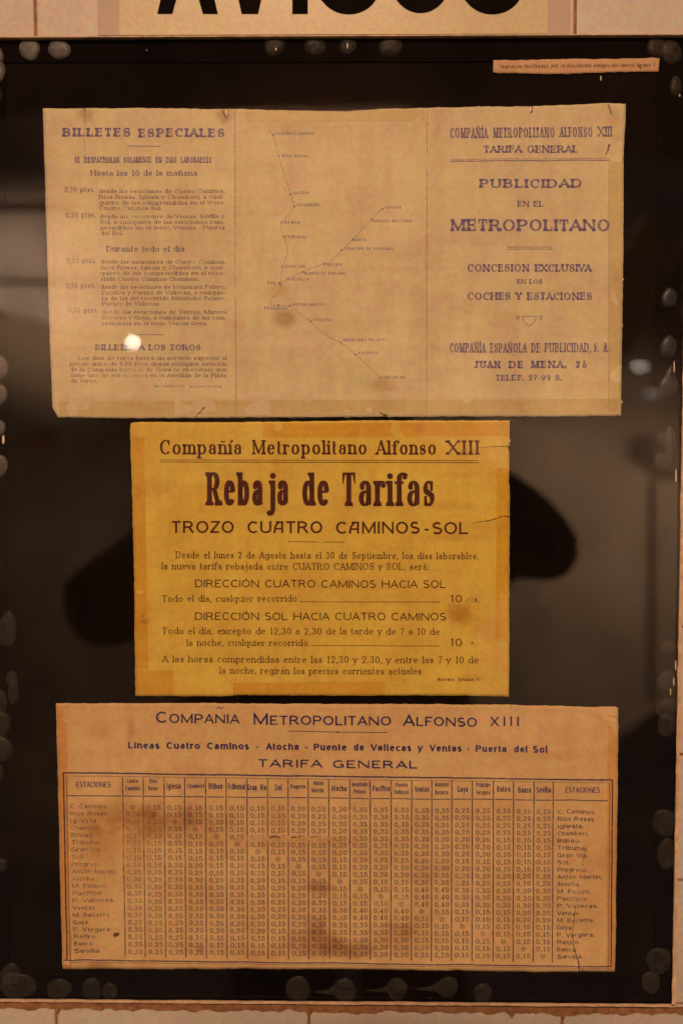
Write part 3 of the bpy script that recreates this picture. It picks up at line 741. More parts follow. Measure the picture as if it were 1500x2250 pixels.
pr = Print(s1, 'fold_line', M_fold); wander(pr, [(516,242),(517,600),(519,916)], 1.5, 1.3, .8); wander(pr, [(938,240),(937,550),(937,914)], 1.4, 1.3, .8, 4); wander(pr, [(1336,350),(1334,900)], .9, .7, .8, 8)
wander(pr, [(187,240),(188,345)], 1.2, .8, .8, 3)
pr = Print(s1, 'tear', M_tear); wander(pr, [(430,917),(441,905),(450,894)], 1.0, 4.2, .5); wander(pr, [(1329,341),(1334,330),(1337,318)], 1.5, 5.0, .3); wander(pr, [(1335,230),(1340,252)], 5, 1, 1); wander(pr, [(1342,240),(1344,256)], 2, .7, 1)
wander(pr, [(187,238),(187,246)], 3, 1, .3); wander(pr, [(833,905),(840,910),(850,914)], 1, 6, .3); wander(pr, [(1166,233),(1167,248)], 5, 4, .3); wander(pr, [(490,244),(498,262)], 3, 1, .5)
M_tape = tape_mat('clear_tape', (.97, .94, .84), (.75, .65, .45), .12)
M_tapeo = tape_mat('orange_tape', (.99, .90, .76), (.80, .50, .15), .11)
M_tapey = tape_mat('yellow_tape', (1.0, .93, .60), (.85, .62, .14), .25)
patch(s1, 'tape_strip', [(540,244),(934,240),(934,268),(540,270)], M_tape); patch(s1, 'tape_strip', [(1337,355),(1366,355),(1361,905),(1334,905)], M_tape)
patch(s1, 'tape_strip', [(130,882),(1358,876),(1358,908),(132,912)], M_tape)

# ============ middle yellow handbill
s2 = make_sheet('fare_handbill', 'deep yellow handbill with large heavy Rebaja de Tarifas heading, middle of the three sheets', 'handbill', YP-.0001, (703, 1228),
    [(288,930),(300,927),(500,928),(800,924),(1000,924),(1119,924)],
    [(1119,924),(1118,978),(1114.5,983),(1118,988),(1117,1060),(1119,1064),(1118,1300),(1117,1530)],
    [(298,1529),(512,1529),(514,1527),(700,1528),(1000,1528),(1117,1530)],
    [(288,930),(286,945),(290,1040),(296,1300),(298,1529)], 120, 90,
    [((1005,990),(1118,981),3,.0006),((1030,1150),(1120,1135),3,.0006),((1045,1365),(1090,1405),5,.0005),((288,1110),(1110,1106),6,.0002),((300,1300),(1110,1298),6,.0002),((317,1000),(326,1500),3,.0003),((1090,1030),(1088,1520),2.5,.0003)], .0007, 8.4)
m2 = paper_mat('aged_yellow_paper', (.86, .675, .125), (.76, .53, .095), [
    (1012,1348,42,40,.85,(.62,.42,.28)), (1070,1380,60,30,.35,(.7,.55,.4)), (320,1390,40,110,.35,(.78,.60,.48)), (960,1110,120,16,.32,(.72,.6,.5)), (1000,1045,90,14,.28,(.75,.62,.5)), (1000,1180,100,12,.28,(.75,.6,.5)),
    (330,1070,60,30,.35,(.75,.62,.5)), (480,1066,120,14,.3,(.75,.62,.5)), (420,1300,40,24,.35,(.75,.62,.4)), (700,1290,320,14,.22,(.8,.66,.5)), (1030,985,60,26,.35,(.75,.6,.6)), (920,940,20,22,.5,(.7,.55,.45)),
    (320,1365,16,10,.6,(.6,.5,.4)), (1040,1490,60,14,.3,(.75,.6,.45)), (450,1100,90,60,.2,(1.1,.85,.8))], s2['org'])
finish_sheet(s2, m2)
i2 = ink_mat('dark_maroon_ink', (.075, .018, .014), .96, .34, 1400)
i2l = ink_mat('maroon_text_ink', (.085, .026, .018), .92, .38, 1500, [(1030,1318,20,14,.7),(540,1320,50,12,.4),(520,1418,24,10,.5),(600,1245,20,10,.5),(720,1320,60,12,.3),(1000,1250,80,30,.2)], s2['org'])
T(s2, 'heading_text', i2, ('Compañía', 352, 531, 998.5, 32, 'title', None, None, 14.), ('Metropolitano', 555, 805, 998.5, 31.5, 'title', None, None, 14.), ('Alfonso', 827, 957, 999, 31.5, 'title', None, None, 14.), ('XIII', 982, 1050, 999, 31.5, 'title'))
T(s2, 'heading_text', i2, ('Reba', 455, 578, 1110.5, 73, 'reb', None, None, 9.), ('j', 588, 605, 1110.5, 73, 'reb', None, None, 9.), ('a', 609, 634, 1110.5, 73, 'reb', None, None, 9.), ('de', 664, 722, 1111, 73, 'reb', None, None, 9.), ('Tarifas', 751, 953, 1112, 74, 'reb', None, None, 9.))
T(s2, 'heading_text', i2, ('TROZO', 377, 514, 1171, 26.5, 'art', None, None, 12.), ('CUĀTRO', 544, 708, 1171.5, 26.5, 'art', None, None, 12.), ('CĀMINOS', 738, 921, 1172.5, 26.5, 'art', None, None, 12.), ('-', 931, 942, 1173, 26, 'art'), ('SOL', 949, 1028, 1173.5, 26.5, 'art', None, None, 12.))
T(s2, 'subheading_text', i2, ('DIRECCIÓN CUATRO CAMINOS HACIA SOL', 429, 979, 1290, 17, 'sans', 1292, None, 18.))
T(s2, 'subheading_text', i2, ('DIRECCIÓN SOL HACIA CUATRO CAMINOS', 429, 979, 1362, 17, 'sans', 1363, None, 18.))
T(s2, 'paragraph_text', i2l, ('Desde el lunes 2 de Agosto hasta el 30 de Septiembre, los días laborables,', 387, 1050, 1226.5, 15.5, 'bodyl', 1229), ('la nueva tarifa rebajada entre CUATRO CAMINOS y SOL, será:', 356, 943, 1251, 15.5, 'bodyl', 1252.5))
T(s2, 'paragraph_text', i2l, ('Todo el día, cualquier recorrido', 357, 652, 1322, 15, 'bodyl'))
T(s2, 'paragraph_text', i2l, ('Todo el día, excepto de 12,30 a 2,30 de la tarde y de 7 a 10 de', 357, 965, 1393, 15, 'bodyl', 1394.5), ('la noche, cualquier recorrido', 411, 676, 1419, 15, 'bodyl'))
T(s2, 'paragraph_text', i2l, ('A las horas comprendidas entre las 12,30 y 2.30, y entre las 7 y 10 de', 358, 1050, 1455, 15.5, 'bodyl', 1457.5), ('la noche, regirán los precios corrientes actuales', 483, 925, 1480, 15.5, 'bodyl', 1482))
T(s2, 'fare_text', i2, ('10', 988, 1014, 1323, 16.5, 'sans'), ('10', 988, 1014, 1419.5, 16.5, 'sans'))
T(s2, 'fare_text', i2l, ('cts.', 1025, 1051, 1323.5, 15, 'bodyl'), ('»', 1033, 1041, 1417, 15, 'bodyl'))
T(s2, 'imprint_text', i2l, ('Barrera', 961, 996, 1496, 7.6, 'sansm'), ('Infante, 1', 1007, 1051, 1496.5, 7.6, 'sansm'))
pr = Print(s2, 'printed_rule', i2l); pr.line(353,1010.5,1051,1012,1.3); pr.line(353,1015,1051,1016.5,1.5); pr.line(632,1190,698,1190.5,1.3); pr.line(702,1190.5,704,1190.5,1.5); pr.line(710,1190.5,757,1191,1.3)
pr.line(657,1322,965,1322.5,1.3); pr.line(683,1418,965,1419,1.3)
pr = Print(s2, 'tear', M_tear); wander(pr, [(1119,1134),(1100,1135),(1080,1142),(1048,1147),(1032,1152)], 3.4, .6, 1.5, 2); wander(pr, [(1119,981),(1090,981),(1050,984)], 2.6, .5, 1.2, 5); wander(pr, [(318,1351),(311,1356)], 2.2, .8, .3); wander(pr, [(1088,1408),(1118,1408)], .5, .7, .6, 6)
wander(pr, [(514,1530),(514,1500)], 1.2, .5, .3)
pr = Print(s2, 'scuff', M_white); wander(pr, [(1060,981),(1030,987),(1005,992),(985,1000)], 1.6, 1.0, 1.2, 3); wander(pr, [(733,1008),(735,1016)], 3, 2, .3); wander(pr, [(318,963),(323,966)], 5, 3, .3); wander(pr, [(1046,1372),(1070,1390),(1086,1404)], 1.6, 1, 1.2, 9)
patch(s2, 'tape_strip', [(1090,1028),(1117,1028),(1116,1405),(1087,1404)], M_tapey); patch(s2, 'tape_strip', [(299,1472),(382,1473),(383,1526),(300,1527)], M_tapeo)
patch(s2, 'tape_strip', [(515,1500),(845,1497),(846,1525),(516,1526)], M_tapeo); patch(s2, 'tape_strip', [(577,930),(1116,927),(1115,958),(577,962)], M_tapeo, .0002); patch(s2, 'tape_strip', [(292,960),(318,960),(327,1470),(299,1470)], M_tapeo, .0002)

# ============ lower fare table
s3 = make_sheet('fare_table_poster', 'orange tan poster with the ruled fare table of stations, lowest of the three sheets', 'poster', YP, (740, 1838),
    [(124,1545),(500,1545),(700,1546),(1100,1548),(1200,1550),(1300,1553),(1352,1553),(1357,1556)],
    [(1357,1556),(1356,1700),(1353,1900),(1350,2134)],
    [(139,2128),(500,2128),(800,2129),(1000,2132),(1200,2135),(1350,2134)],
    [(124,1545),(128,1700),(134,1950),(139,2128)], 170, 84,
    [((150,1566),(180,1580),9,.0006),((284,1575),(288,1625),5,.0005),((1290,1555),(1350,1590),5,.0009),((148,1560),(158,2120),4,.0004),((1280,1860),(1262,2000),3,.0006),((1262,2000),(1250,2060),3,.0006),((1250,2060),(1270,2134),3,.0008),
     ((540,1842),(760,1836),4,.0005),((130,1580),(1350,1586),4,.0002),((1335,1580),(1330,1700),3,.0004),((130,2112),(1345,2126),3,.0003)], .0008, 15.7)
m3 = paper_mat('aged_tan_paper', (.84, .615, .30), (.73, .49, .23), [
    (765,2085,90,36,.7,(.55,.40,.27)), (700,2070,90,50,.6,(.6,.42,.3)), (690,2035,40,36,.6,(.6,.45,.35)), (870,2060,90,50,.45,(.66,.46,.34)), (540,2095,120,36,.4,(.7,.5,.38)), (430,1960,120,60,.3,(.78,.6,.42)), (300,1800,230,60,.75,(.66,.48,.30)), (330,1790,30,16,.6,(.6,.42,.25)), (400,1820,180,60,.35,(.7,.52,.36)), (610,1800,40,60,.45,(.7,.5,.33)),
    (240,1850,110,70,.5,(.72,.54,.34)), (640,1850,260,26,.35,(.78,.6,.42)), (700,1950,40,24,.7,(.55,.4,.3)), (920,1928,60,20,.3,(.7,.55,.4)), (256,2053,8,7,1.0,(.22,.12,.08)), (300,1730,60,30,.4,(.72,.52,.34)), (1215,1850,20,50,.35,(.8,.65,.5)), (220,1605,40,30,.4,(.72,.6,.45)), (288,1600,14,34,.5,(.66,.52,.46)),
    (1240,1620,40,60,.3,(.8,.68,.55)), (1270,1655,120,24,.3,(.78,.64,.5)), (1320,1600,26,60,.35,(.8,.64,.5)), (1150,1660,130,22,.22,(.8,.64,.5)), (220,2120,60,14,.6,(.6,.42,.3)), (130,1840,34,300,.45,(1.0,.70,.62)), (430,2080,160,30,.28,(.7,.5,.4)),
    (1150,1925,60,20,.35,(.72,.55,.42)), (895,2040,60,40,.3,(.72,.55,.42)), (440,2085,14,12,.6,(.5,.38,.3)), (660,2090,120,26,.45,(.66,.48,.36)), (830,1580,350,14,.2,(.9,.7,.6)), (190,1960,70,190,.25,(.8,.62,.48)), (1310,1850,40,280,.22,(1.0,.78,.66))], s3['org'])
finish_sheet(s3, m3)
i3 = ink_mat('dark_blue_black_ink', (.020, .020, .125), .95, .36, 1400)
FD = [(200,1880,130,300,.50),(300,1850,130,120,.45),(330,2010,120,160,.28),(640,1842,190,13,.85),(1268,1960,24,170,.45),(330,1800,90,50,.35),(600,1790,60,40,.3),(760,1795,60,26,.35),(480,1930,60,40,.2),(1010,1920,18,30,.4),(870,1990,60,40,.25),(1180,1770,50,30,.3)]
i3n = ink_mat('worn_blue_black_ink', (.036, .028, .105), .90, .45, 1500, FD, s3['org'])
i3b = ink_mat('purple_rule_ink', (.032, .024, .125), .90, .42, 1300)
pr = Print(s3, 'heading_text', i3)
for t, a, b, y in (('COMPANIA', 343, 526, 1588), ('METROPOLITANO', 557, 859, 1591.5), ('ALFONSO', 886, 1047, 1594.5)): pr.text(t, a, b, y, 25, 'sansm', y+2, .82)
pr.text('XIII', 1077, 1139, 1595, 21, 'sansm'); wander(pr, [(476,1557),(480,1553.5),(486,1556.5),(491,1553)], 2, 1.6, 0)
pr = Print(s3, 'subheading_text', i3)
for t, a, b in (('Líneas',282,351),('Cuatro',366,440),('Caminos',455,547),('-',563,569),('Atocha',585,657),('-',670,676),('Puente',689,761),('de',777,799),('Vallecas',815,903),('y',918,928),('Ventas',944,1013),('-',1025,1031),('Puerta',1044,1112),('del',1128,1157),('Sol',1169,1201)):
    y = 1644 + (a-282)*.0097; pr.text(t, a, b, y, 15, 'sansb', y+(b-a)*.0097)

T(s3, 'heading_text', i3, ('TARIFA', 567, 707, 1685, 17.5, 'sansw', 1686), ('GENERAL', 731, 917, 1687, 17.5, 'sansw', 1688.5))
pr = Print(s3); pr.line(633,1606,849,1609,1.6,4)
pr.dot(742,1607.5,2.6,4)
# table frame
def ty(x, yl, yr): return yl + (yr-yl)*(x-140)/1205
for (a, b, wd) in (((140,1697),(1345,1713.5),3.2),((141,2107.5),(1343,2123),2.4),((140.5,1697),(149,2107),3.4),((1344,1713),(1341,2123),3.2)): pr.line(*a, *b, wd, 8)
pr.build('table_frame', i3b); pr = Print(s3)
for (a, b, wd) in (((147,1704),(1338,1719.5),.9),((154,2112),(1340,2127),.9),((147,1704),(155.5,2110),1.2),((1338,1719),(1335.5,2122),1.3)): pr.line(*a, *b, wd, 8)
pr.build('inner_frame_line', i3b); pr = Print(s3, 'header_rule', i3b)
xt = [270,315,361,406,452,497,543,588,633,677,722,768,813,859,904,948,992,1037,1083,1127,1172,1214]
xb = [276,320,365,409,454,499,544,589,634,678,724,769,813,858,903,947,991,1036,1082,1126,1170,1212]
prev = 146
for i, x in enumerate(xt + [1336]):
    pr.line(prev+2.5, ty(prev, 1747, 1758.5), x-3, ty(x, 1747, 1758.5), 2.0, 8); prev = x
pr = Print(s3, 'column_rule', i3n)
for a, b in zip(xt, xb): pr.line(a, ty(a, 1706, 1718), b, ty(b, 2100, 2115), 2.4, 8)

pr = Print(s3, 'column_heading', i3)
for t, a, b, y, h in (('ESTACIONES',169,244,1729,12),('Cuatro',279,304,1720,9.5),('Caminos',276,308,1736,9.5),('Ríos',329,346,1720,9.5),('Rosas',327,347,1736,9.5),('Iglesia',367,398,1733,13),('Chamberí',412,449,1731,10),('Bilbao',459,489,1733,13),
    ('Tribunal',500,540,1734,13),('Gran Vía',544,585,1735,13),('Sol',604,619,1735,13),('Progreso',638,671,1732,10),('Antón',688,710,1725,10),('Martín',685,711,1741,10),('Atocha',728,761,1738,13),('Menéndez',773,810,1727,10),('Pelayo',777,803,1743,10),
    ('Pacífico',818,856,1738,13),('Puente',868,895,1728,9.5),('Vallecas',866,897,1744,9.5),('Ventas',911,942,1739,13),('Manuel',955,985,1728,10.5),('Becerra',955,984,1745,10),('Goya',1004,1027,1740,13),('Príncipe',1045,1076,1729,10.5),('Vergara',1046,1076,1746,10),
    ('Retiro',1091,1120,1740,13),('Banco',1137,1165,1741,13),('Sevilla',1177,1209,1741,13),('ESTACIONES',1241,1316,1741,12)):
    pr.text(t, a, b, y, h, 'sansc')

names = ['C. Caminos','Ríos Rosas','Iglesia','Chamberí','Bilbao','Tribunal','Gran Vía','Sol','Progreso','Antón Martín','Atocha','M. Pelayo','Pacífico','P. Vallecas','Ventas','M. Becerra','Goya','P. Vergara','Retiro','Banco','Sevilla']
pl_, pr_ = Print(s3, 'station_name', i3n), Print(s3, 'station_name', i3n)
for r, nme in enumerate(names):
    y = 1775.5 + r*15.87; x = 155 + r*.45
    pl_.text(nme, x, x+len(nme)*8.0, y, 9.6, 'sansm')
    pr_.text(nme+'.', 1224 - r*.1, 1224 - r*.1 + len(nme)*7.9+3, y+12.4, 9.6, 'sansm')
M_ = ["*15 15 15 15 15 15 15 20 25 30 35 35 35 35 35 25 25 25 25 25","*15 15 15 15 15 15 20 25 30 35 35 35 35 35 25 25 25 25 25","*15 15 15 15 15 20 25 30 35 35 35 35 35 25 25 25 25 25",
 "*15 15 15 15 20 25 30 35 35 35 35 35 25 25 25 25 25","*15 15 15 15 15 25 35 35 35 30 30 20 20 15 15 15","*15 15 15 15 25 35 35 35 30 30 20 20 15 15 15","*15 15 15 20 35 35 35 30 30 20 20 15 15 15","*15 15 15 25 25 25 25 20 15 15 15 15 15",
 "*15 15 20 20 20 30 30 20 20 15 15 15","*15 15 20 20 35 35 25 25 20 20 20","*15 15 15 35 35 25 25 25 20 20","*15 15 40 40 35 35 30 30 30","*15 40 40 35 35 30 30 30","*40 40 35 35 30 30 30","*15 15 15 15 20 25","*15 15 15 20 20","*15 15 15 15","*15 15 15","*15 15","*15","*"]
F = {}
for r, row in enumerate(M_):
    vals = row[1:].split()
    for k, vv in enumerate(vals): F[(r, r+1+k)] = vv; F[(r+1+k, r)] = vv
for c in range(21):
    pr = Print(s3)
    for r in range(21):
        t = r/20; xa = xt[c]+(xb[c]-xt[c])*t; xc = xt[c+1]+(xb[c+1]-xt[c+1])*t; xm = (xa+xc)/2 + .5
        y = 1776 + (xm-155)*.0115 + r*15.87
        if r == c:
            orn = Print(s3); orn.ring(xm, y-5, 5.2, 1.1, 12, .86); orn.ring(xm, y-5, 2.6, 1.0, 8); orn.build('same_station_mark', i3n)
        else: pr.text('0,'+F.get((r, c), '15'), xm-15.5, xm+15.5, y, 10.8, 'num')
    pr.build('fare_column', i3n)['kind'] = 'stuff'
pr = Print(s3, 'tear', M_tear); wander(pr, [(1286,1862),(1281,1880),(1278,1900)], 2.2, .8, 1, 1); wander(pr, [(1262,1990),(1258,2030),(1256,2060),(1262,2090),(1269,2110),(1271,2135)], .8, 3.2, 1.4, 2); wander(pr, [(1120,1549),(1124,1552),(1120,1557)], 1.4, .8, .3); wander(pr, [(1282,2122),(1275,2135)], 1, 2, .4)
wander(pr, [(158,2050),(157,2128)], .8, .9, .5)
pr = Print(s3, 'stain', M_brown); wander(pr, [(592,1839),(604,1836),(616,1839)], 5, 2.5, 1.2, 2); wander(pr, [(640,1839),(662,1837)], 2.8, 1.8, 1, 3); wander(pr, [(682,1838),(700,1837)], 2.2, 1.6, 1, 4); wander(pr, [(250,2056),(262,2050)], 7, 6, .8, 5)
pr = Print(s3, 'scuff', M_white); wander(pr, [(590,1834),(640,1833),(700,1834),(730,1836)], 3.2, 1.5, 1, 2); wander(pr, [(1283,1870),(1279,1900)], 1.6, 1, .8, 3); wander(pr, [(1265,2060),(1276,2130)], 2.5, 4, 1, 3); wander(pr, [(155,1560),(160,1570)], 5, 3, 1, 3)
patch(s3, 'tape_strip', [(1334,1570),(1355,1572),(1349,2128),(1330,2126)], M_tapeo, .0003); patch(s3, 'tape_strip', [(126,1550),(148,1552),(158,2124),(141,2124)], M_tapeo, .0003)

# ============ small caption strip
s4 = make_sheet('caption_strip', 'narrow torn paper caption strip with one typed line, upper right above the leaflet', 'paper strip', YP, (1265, 145),
    [(1083,132),(1150,132),(1260,129),(1300,130),(1448,127)], [(1448,127),(1446,157)], [(1083,160),(1130,161),(1230,163),(1340,159),(1446,157)], [(1083,132),(1083,160)], 60, 6, [], .0002, 22.2, jag=1.6)
m4 = paper_mat('caption_paper', (.76, .52, .30), (.66, .42, .24), [(1400,145,30,8,.3,(.7,.6,.5)),(1120,158,40,6,.4,(.8,.6,.5))], s4['org'])
finish_sheet(s4, m4)
i4 = ink_mat('faded_brown_ink', (.05, .025, .025), .85, .42, 1500)
T(s4, 'caption_text', i4, ('Impresos', 1098, 1145, 150.5, 8.6, 'hand'), ('facilitados', 1150, 1203, 150, 8.6, 'hand'), ('por la', 1210, 1239, 149, 8.6, 'hand'), ('Asociación', 1244, 1297, 148.5, 8.6, 'hand'),
  ('Amigos', 1302, 1338, 148.5, 8.6, 'hand'), ('del', 1342, 1358, 148, 8.6, 'hand'), ('Metro', 1362, 1392, 148, 8.6, 'hand'), ('Andén', 1398, 1427, 147.5, 8.6, 'hand'), ('1', 1433, 1438, 147, 8.6, 'hand'))
pr = Print(s4, 'stain', M_tear); wander(pr, [(1401,143),(1404,148),(1408,153)], 2, 3, .5)

# ============ notice sign above
sgx = lambda px, py: P(px, py, -.0035)
sign = empty('notice_sign', P(732, 60, -.003)); tag(sign, 'cream sign with bold black capitals AVISOS, fixed to the tiles above the glass case', 'sign')
SO = sign.location.copy()
m = NT('cream_enamel'); v = m.coord()
c = m.mix(m.rng(m.noise(v, 18, 4, .6), .35, .7), (.57, .50, .28), (.50, .42, .22)); c = m.mix(m.rng(m.noise(v, 240, 4, .7), .60, .72, 0, .45), c, (.35, .20, .10)); c = m.mix(m.rng(m.noise(v, 1100, 2, .7), .3, .7, 0, .12), c, (.45, .33, .20))
c = m.mix(.14, c, m.noise(v, 700, 2, .6, color=True), 'OVERLAY'); c = m.mix(.5, c, m.noise(v, 330, 2, .6, color=True), 'SOFT_LIGHT')
M_cream = m.done(m.principled(c, .4, m.noise(v, 60, 3), .1, .0006, spec=.3))
M_mauve = plain('mauve_grey', (.46, .37, .29), .5, .06, 40, .1, .3)
M_black = plain('black_enamel', (.006, .004, .004), .85, .4, 60, .1, .06)
def rect(name, a, b, c_, d, y0, y1, mat, par, org):
    pts = [q2(*a, y0), q2(*b, y0), q2(*c_, y0), q2(*d, y0)]; return link(name, shift(prism(name, pts, y0, y1), org), mat, par)
rect('mauve_plate', (212,-340),(1256,-346),(1252,74.5),(215,77.5), -.0020, -.0003, M_mauve, sign, SO)  # mauve-grey plate, seen as a darker band on each side of the panel
rect('sign_panel', (261,-330),(1206,-336),(1202,73.8),(263,77), -.0035, -.0021, M_cream, sign, SO)
ssh = dict(root=sign, org=SO, y=-.00352, h=lambda x, y: 0)
for ch, a, b in (('A',345,480),('V',486,612),('I',642,676),('S',703,829),('O',850,996),('S',1018,1144)):
    pr = Print(ssh)
    if ch == 'I': pr.poly([(642,31),(676,31),(677,-168),(643,-168)])
    elif ch == 'V': pr.poly([(531,31),(567,31),(612,-168),(574,-168),(549,-30),(524,-168),(486,-168)])
    elif ch == 'A':
        pr.strip([(346,31),(390,-168)], [(379,31),(434,-168)]); pr.strip([(446,31),(390,-166)], [(479,31),(434,-166)]); pr.poly([(378,-25),(446,-25),(440,-58),(386,-58)])
    else: pr.text(ch, a, b, 29 if ch == 'S' else 29, 198, 'block', None, None, 6.)
    o = pr.build('letter', M_black); o['label'] = 'black painted letter ' + ch

# ------------------------------------------------------------------ what the glass mirrors: the station behind the camera
def slab(name, pts, Y, th, mat, label=None, kind='structure', cat=None):
    """outline given where its mirror image is seen; stands facing the glass, th thick"""
    ps = [Rm(px, py, Y) for px, py in pts]; y = ps[0].y
    o = link(name, prism(name, [(p.x, p.z) for p in ps], y, y - th), mat)
    tag(o, label, cat, None, kind); return o
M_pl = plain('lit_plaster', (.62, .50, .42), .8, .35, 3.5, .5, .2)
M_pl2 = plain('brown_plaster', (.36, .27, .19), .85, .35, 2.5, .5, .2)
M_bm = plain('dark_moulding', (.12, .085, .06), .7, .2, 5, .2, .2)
M_vault = plain('dim_vault', (.24, .16, .13), .9, .5, 2.5, .5, .1)  # lack of light up there is put into this darker colour
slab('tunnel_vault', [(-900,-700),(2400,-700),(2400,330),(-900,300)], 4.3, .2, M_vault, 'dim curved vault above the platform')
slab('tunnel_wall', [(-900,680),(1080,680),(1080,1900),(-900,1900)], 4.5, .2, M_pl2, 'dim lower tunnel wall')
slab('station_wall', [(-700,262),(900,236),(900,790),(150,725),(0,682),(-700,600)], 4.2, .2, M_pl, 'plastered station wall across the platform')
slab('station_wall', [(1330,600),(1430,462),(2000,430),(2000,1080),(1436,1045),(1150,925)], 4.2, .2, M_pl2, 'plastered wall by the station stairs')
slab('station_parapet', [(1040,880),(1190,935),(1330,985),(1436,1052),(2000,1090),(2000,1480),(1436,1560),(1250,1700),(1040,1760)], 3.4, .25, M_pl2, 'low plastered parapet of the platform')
o = slab('wall_moulding', [(-700,446),(560,444),(560,458),(-700,462)], 4.12, .07, M_bm, 'dark moulding along the plastered wall')
o = slab('wall_moulding', [(-700,612),(560,610),(560,620),(-700,622)], 4.12, .07, M_bm, 'thin dark moulding low on the plastered wall')
slab('handrail', [(1500,545),(1530,560),(1410,790),(1385,775)], 4.0, .05, M_bm, 'dark slanting handrail of the station stairs', None, 'rail')
slab('parapet_post', [(1433,1055),(1439,1055),(1437,1540),(1431,1540)], 3.385, .02, M_bm, 'dark post at the parapet', None, 'post')
slab('wall_box', [(1392,955),(1445,955),(1440,1030),(1385,1005)], 3.38, .03, M_bm, 'dark box on the parapet', None, 'box')
M_ter = plain('terracotta', (.50, .20, .09), .7, .2, 10, .3, .2)
slab('terracotta_block', [(64,953),(103,953),(86,987),(66,987)], 4.4, .06, M_ter, 'small terracotta block at the edge of the platform', None, 'block')
def emit(name, col, st):
    m = NT(name); e = m.n('ShaderNodeEmission'); e.inputs[0].default_value = (*col, 1); e.inputs[1].default_value = st; return m.done(e.outputs[0])
def bulb(px, py, Y, rx, rz, st, label):
    p = Rm(px, py, Y); k = (Y+D)/FPX
    bm = bmesh.new(); bmesh.ops.create_uvsphere(bm, u_segments=20, v_segments=12, radius=1)
    for v in bm.verts: v.co = Vector((v.co.x*rx*k, v.co.y*min(rx, rz)*k, v.co.z*rz*k))
    root = empty('wall_lamp', p); tag(root, label, 'lamp')
    me = bpy.data.meshes.new('lamp_bulb'); bm.to_mesh(me); bm.free(); link('lamp_bulb', me, emit('lamp_glow', (1, .90, .74), st), root)
    link('lamp_base', box_me('lamp_base', -rx*k*.7, rx*k*.7, -min(rx, rz)*k-.03, -min(rx, rz)*k*.6, -rz*k*.7, rz*k*.7, .002), M_bm, root)
bulb(291, 752, 3.6, 7, 8.5, 60, 'round glowing lamp mirrored over the left panel of the leaflet')
bulb(1405, 805, 3.3, 15, 5.5, 9, 'long glowing lamp mirrored right of the leaflet')
bulb(1432, 865, 3.4, 19, 6, 2.2, 'dim long lamp mirrored below the brighter one')
spot("added_stair_spot", (1.95, -2.3, .75), Rm(1340, 1150, 3.5), 72, 640, (1.0, .74, .55), .7)  # added unseen spot, brightens the mirrored parapet and stair wall
spot("added_tunnel_spot", (-2.1, -2.6, -.45), Rm(70, 1080, 4.5), 40, 58, (1.0, .78, .52), 1.0)  # added weak spot, lifts the lower wall behind the mirrored figure
spot("added_hall_spot", (-2.15, -2.6, .72), Rm(30, 650, 4.2), 37, 720, (1.0, .74, .54), 1.0)  # added out-of-view spot, its cone shapes the bright patch on the wall

# the photographer, mirrored dark in the glass
M_coat = plain('black_coat', (.006, .006, .008), .9, .3, 60, .4, .1)
M_skin = plain('skin', (.42, .25, .17), .55, .1, 40, .1, .3)
M_phone = plain('black_phone', (.01, .01, .012), .3, .1, 40, .05, .5)
def skin(name, pts, edges, mat, par, sub=2):
    me = bpy.data.meshes.new(name); me.from_pydata([p[0] for p in pts], edges, []); me.update()
    o = link(name, me, mat, par)
    sm = o.modifiers.new('skin', 'SKIN'); sm.use_smooth_shade = True
    o.modifiers.new('sub', 'SUBSURF').levels = sub; o.modifiers['sub'].render_levels = sub
    if not me.skin_vertices: me.skin_vertices.new(name='skin')
    for i, p in enumerate(pts): me.skin_vertices[0].data[i].radius = p[1] if isinstance(p[1], tuple) else (p[1], p[1]); me.skin_vertices[0].data[i].use_root = (i == 0)
    return o
zc = CP.z
person = empty('person', (0.0, -.95, zc-1.52)); tag(person, 'photographer in a black coat holding up a phone, mirrored in the glass', 'person')
B = Vector((0, 0, 1.52))                                # eye height in person space
pts = [(Vector((0,.0,.92)),.15), (Vector((0,.0,1.12)),.155), (Vector((0,-.01,1.30)),.165), (Vector((0,0,1.42)),.07), (Vector((0,.02,1.50)),.085), (Vector((0,.01,1.60)),.085),
       (Vector((-.19,.02,1.38)),.11), (Vector((-.375,.15,1.285)),.06), (Vector((-.10,.30,1.47)),.034), (Vector((.21,.04,1.425)),.11), (Vector((.292,.17,1.370)),.036), (Vector((.10,.30,1.47)),.034),
       (Vector((-.10,0,.80)),.10), (Vector((-.11,.01,.48)),.07), (Vector((-.11,-.02,.10)),.045), (Vector((-.11,.12,.04)),.04), (Vector((.10,0,.80)),.10), (Vector((.11,.01,.48)),.07), (Vector((.11,-.02,.10)),.045), (Vector((.11,.12,.04)),.04)]
ed = [(0,1),(1,2),(2,3),(3,4),(4,5),(2,6),(6,7),(7,8),(2,9),(9,10),(10,11),(0,12),(12,13),(13,14),(14,15),(0,16),(16,17),(17,18),(18,19)]
skin('body', pts, ed, M_coat, person)
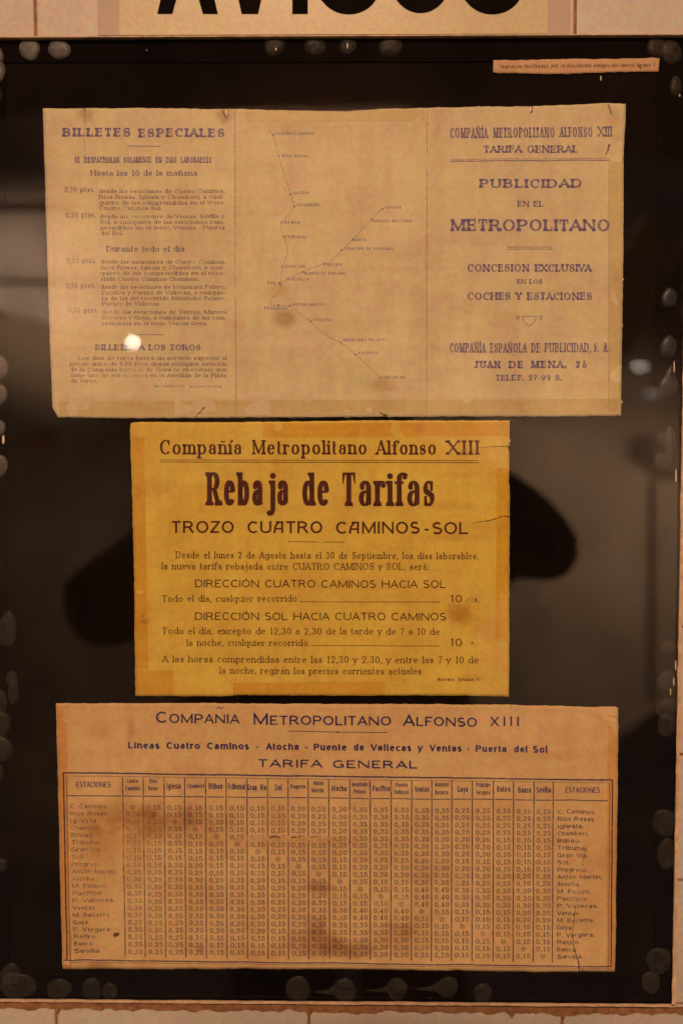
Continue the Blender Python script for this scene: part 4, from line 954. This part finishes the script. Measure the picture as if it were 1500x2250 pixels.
def head():
    bm = bmesh.new(); bmesh.ops.create_icosphere(bm, subdivisions=4, radius=1)
    for v in bm.verts:
        c = v.co; x, y, z = c.x*.076, c.y*.098, c.z*.118
        if z < -.02: x *= 1 - .28*(-z-.02)/.1; y *= 1 - .12*(-z-.02)/.1
        if c.y > .75 and abs(c.x) < .22: y += .020*math.exp(-((c.z+.12)/.22)**2)*(1-abs(c.x)/.22)      # nose
        for sx_ in (-1, 1): y -= .010*math.exp(-(((c.x-sx_*.38)/.17)**2+((c.z-.12)/.14)**2)) if c.y > 0 else 0
        v.co = (x, y, z)
    me = bpy.data.meshes.new('head'); bm.to_mesh(me); bm.free()
    for p in me.polygons: p.use_smooth = True
    o = link('head', me, M_skin, person); o.location = B + Vector((0, .03, .0))
    h2 = me.copy(); bm = bmesh.new(); bm.from_mesh(h2)
    bmesh.ops.delete(bm, geom=[v for v in bm.verts if v.co.z < .02 - .9*max(0, -v.co.y) and v.co.y > -.09 or (v.co.y > .05 and v.co.z < .075)], context='VERTS')
    for v in bm.verts: v.co *= 1.09
    bm.to_mesh(h2); bm.free(); h2.materials.clear(); hh = link('hair', h2, M_coat, person); hh.location = o.location
head()
link('phone', box_me('phone', -.078, .078, .335, .343, 1.485, 1.56, .002, 2), M_phone, person)
for s_ in (-1, 1):
    base = Vector((s_*.108, .325, 1.485))
    hp = [(Vector((s_*.10,.29,1.465)), .024), (base, .026), (base+Vector((-s_*.01,.004,.03)), .022)]; he = [(0,1),(1,2)]
    for k in range(4):
        a = len(hp); z0 = .035 - .016*k
        hp += [(base+Vector((-s_*.005,.02,z0)), .0095), (base+Vector((-s_*.03,.026,z0+.006)), .0088), (base+Vector((-s_*(.048-.004*k),.022,z0+.008)), .0078)]
        he += [(2 if k < 2 else 1, a), (a, a+1), (a+1, a+2)]
    a = len(hp); hp += [(base+Vector((-s_*.01,-.022,.01)), .011), (base+Vector((-s_*.035,-.012,.02)), .0095)]; he += [(1, a), (a, a+1)]
    skin('hand', hp, he, M_skin, person)
print('tris', sum(len(o.data.polygons) for o in bpy.data.objects if o.type == 'MESH'))
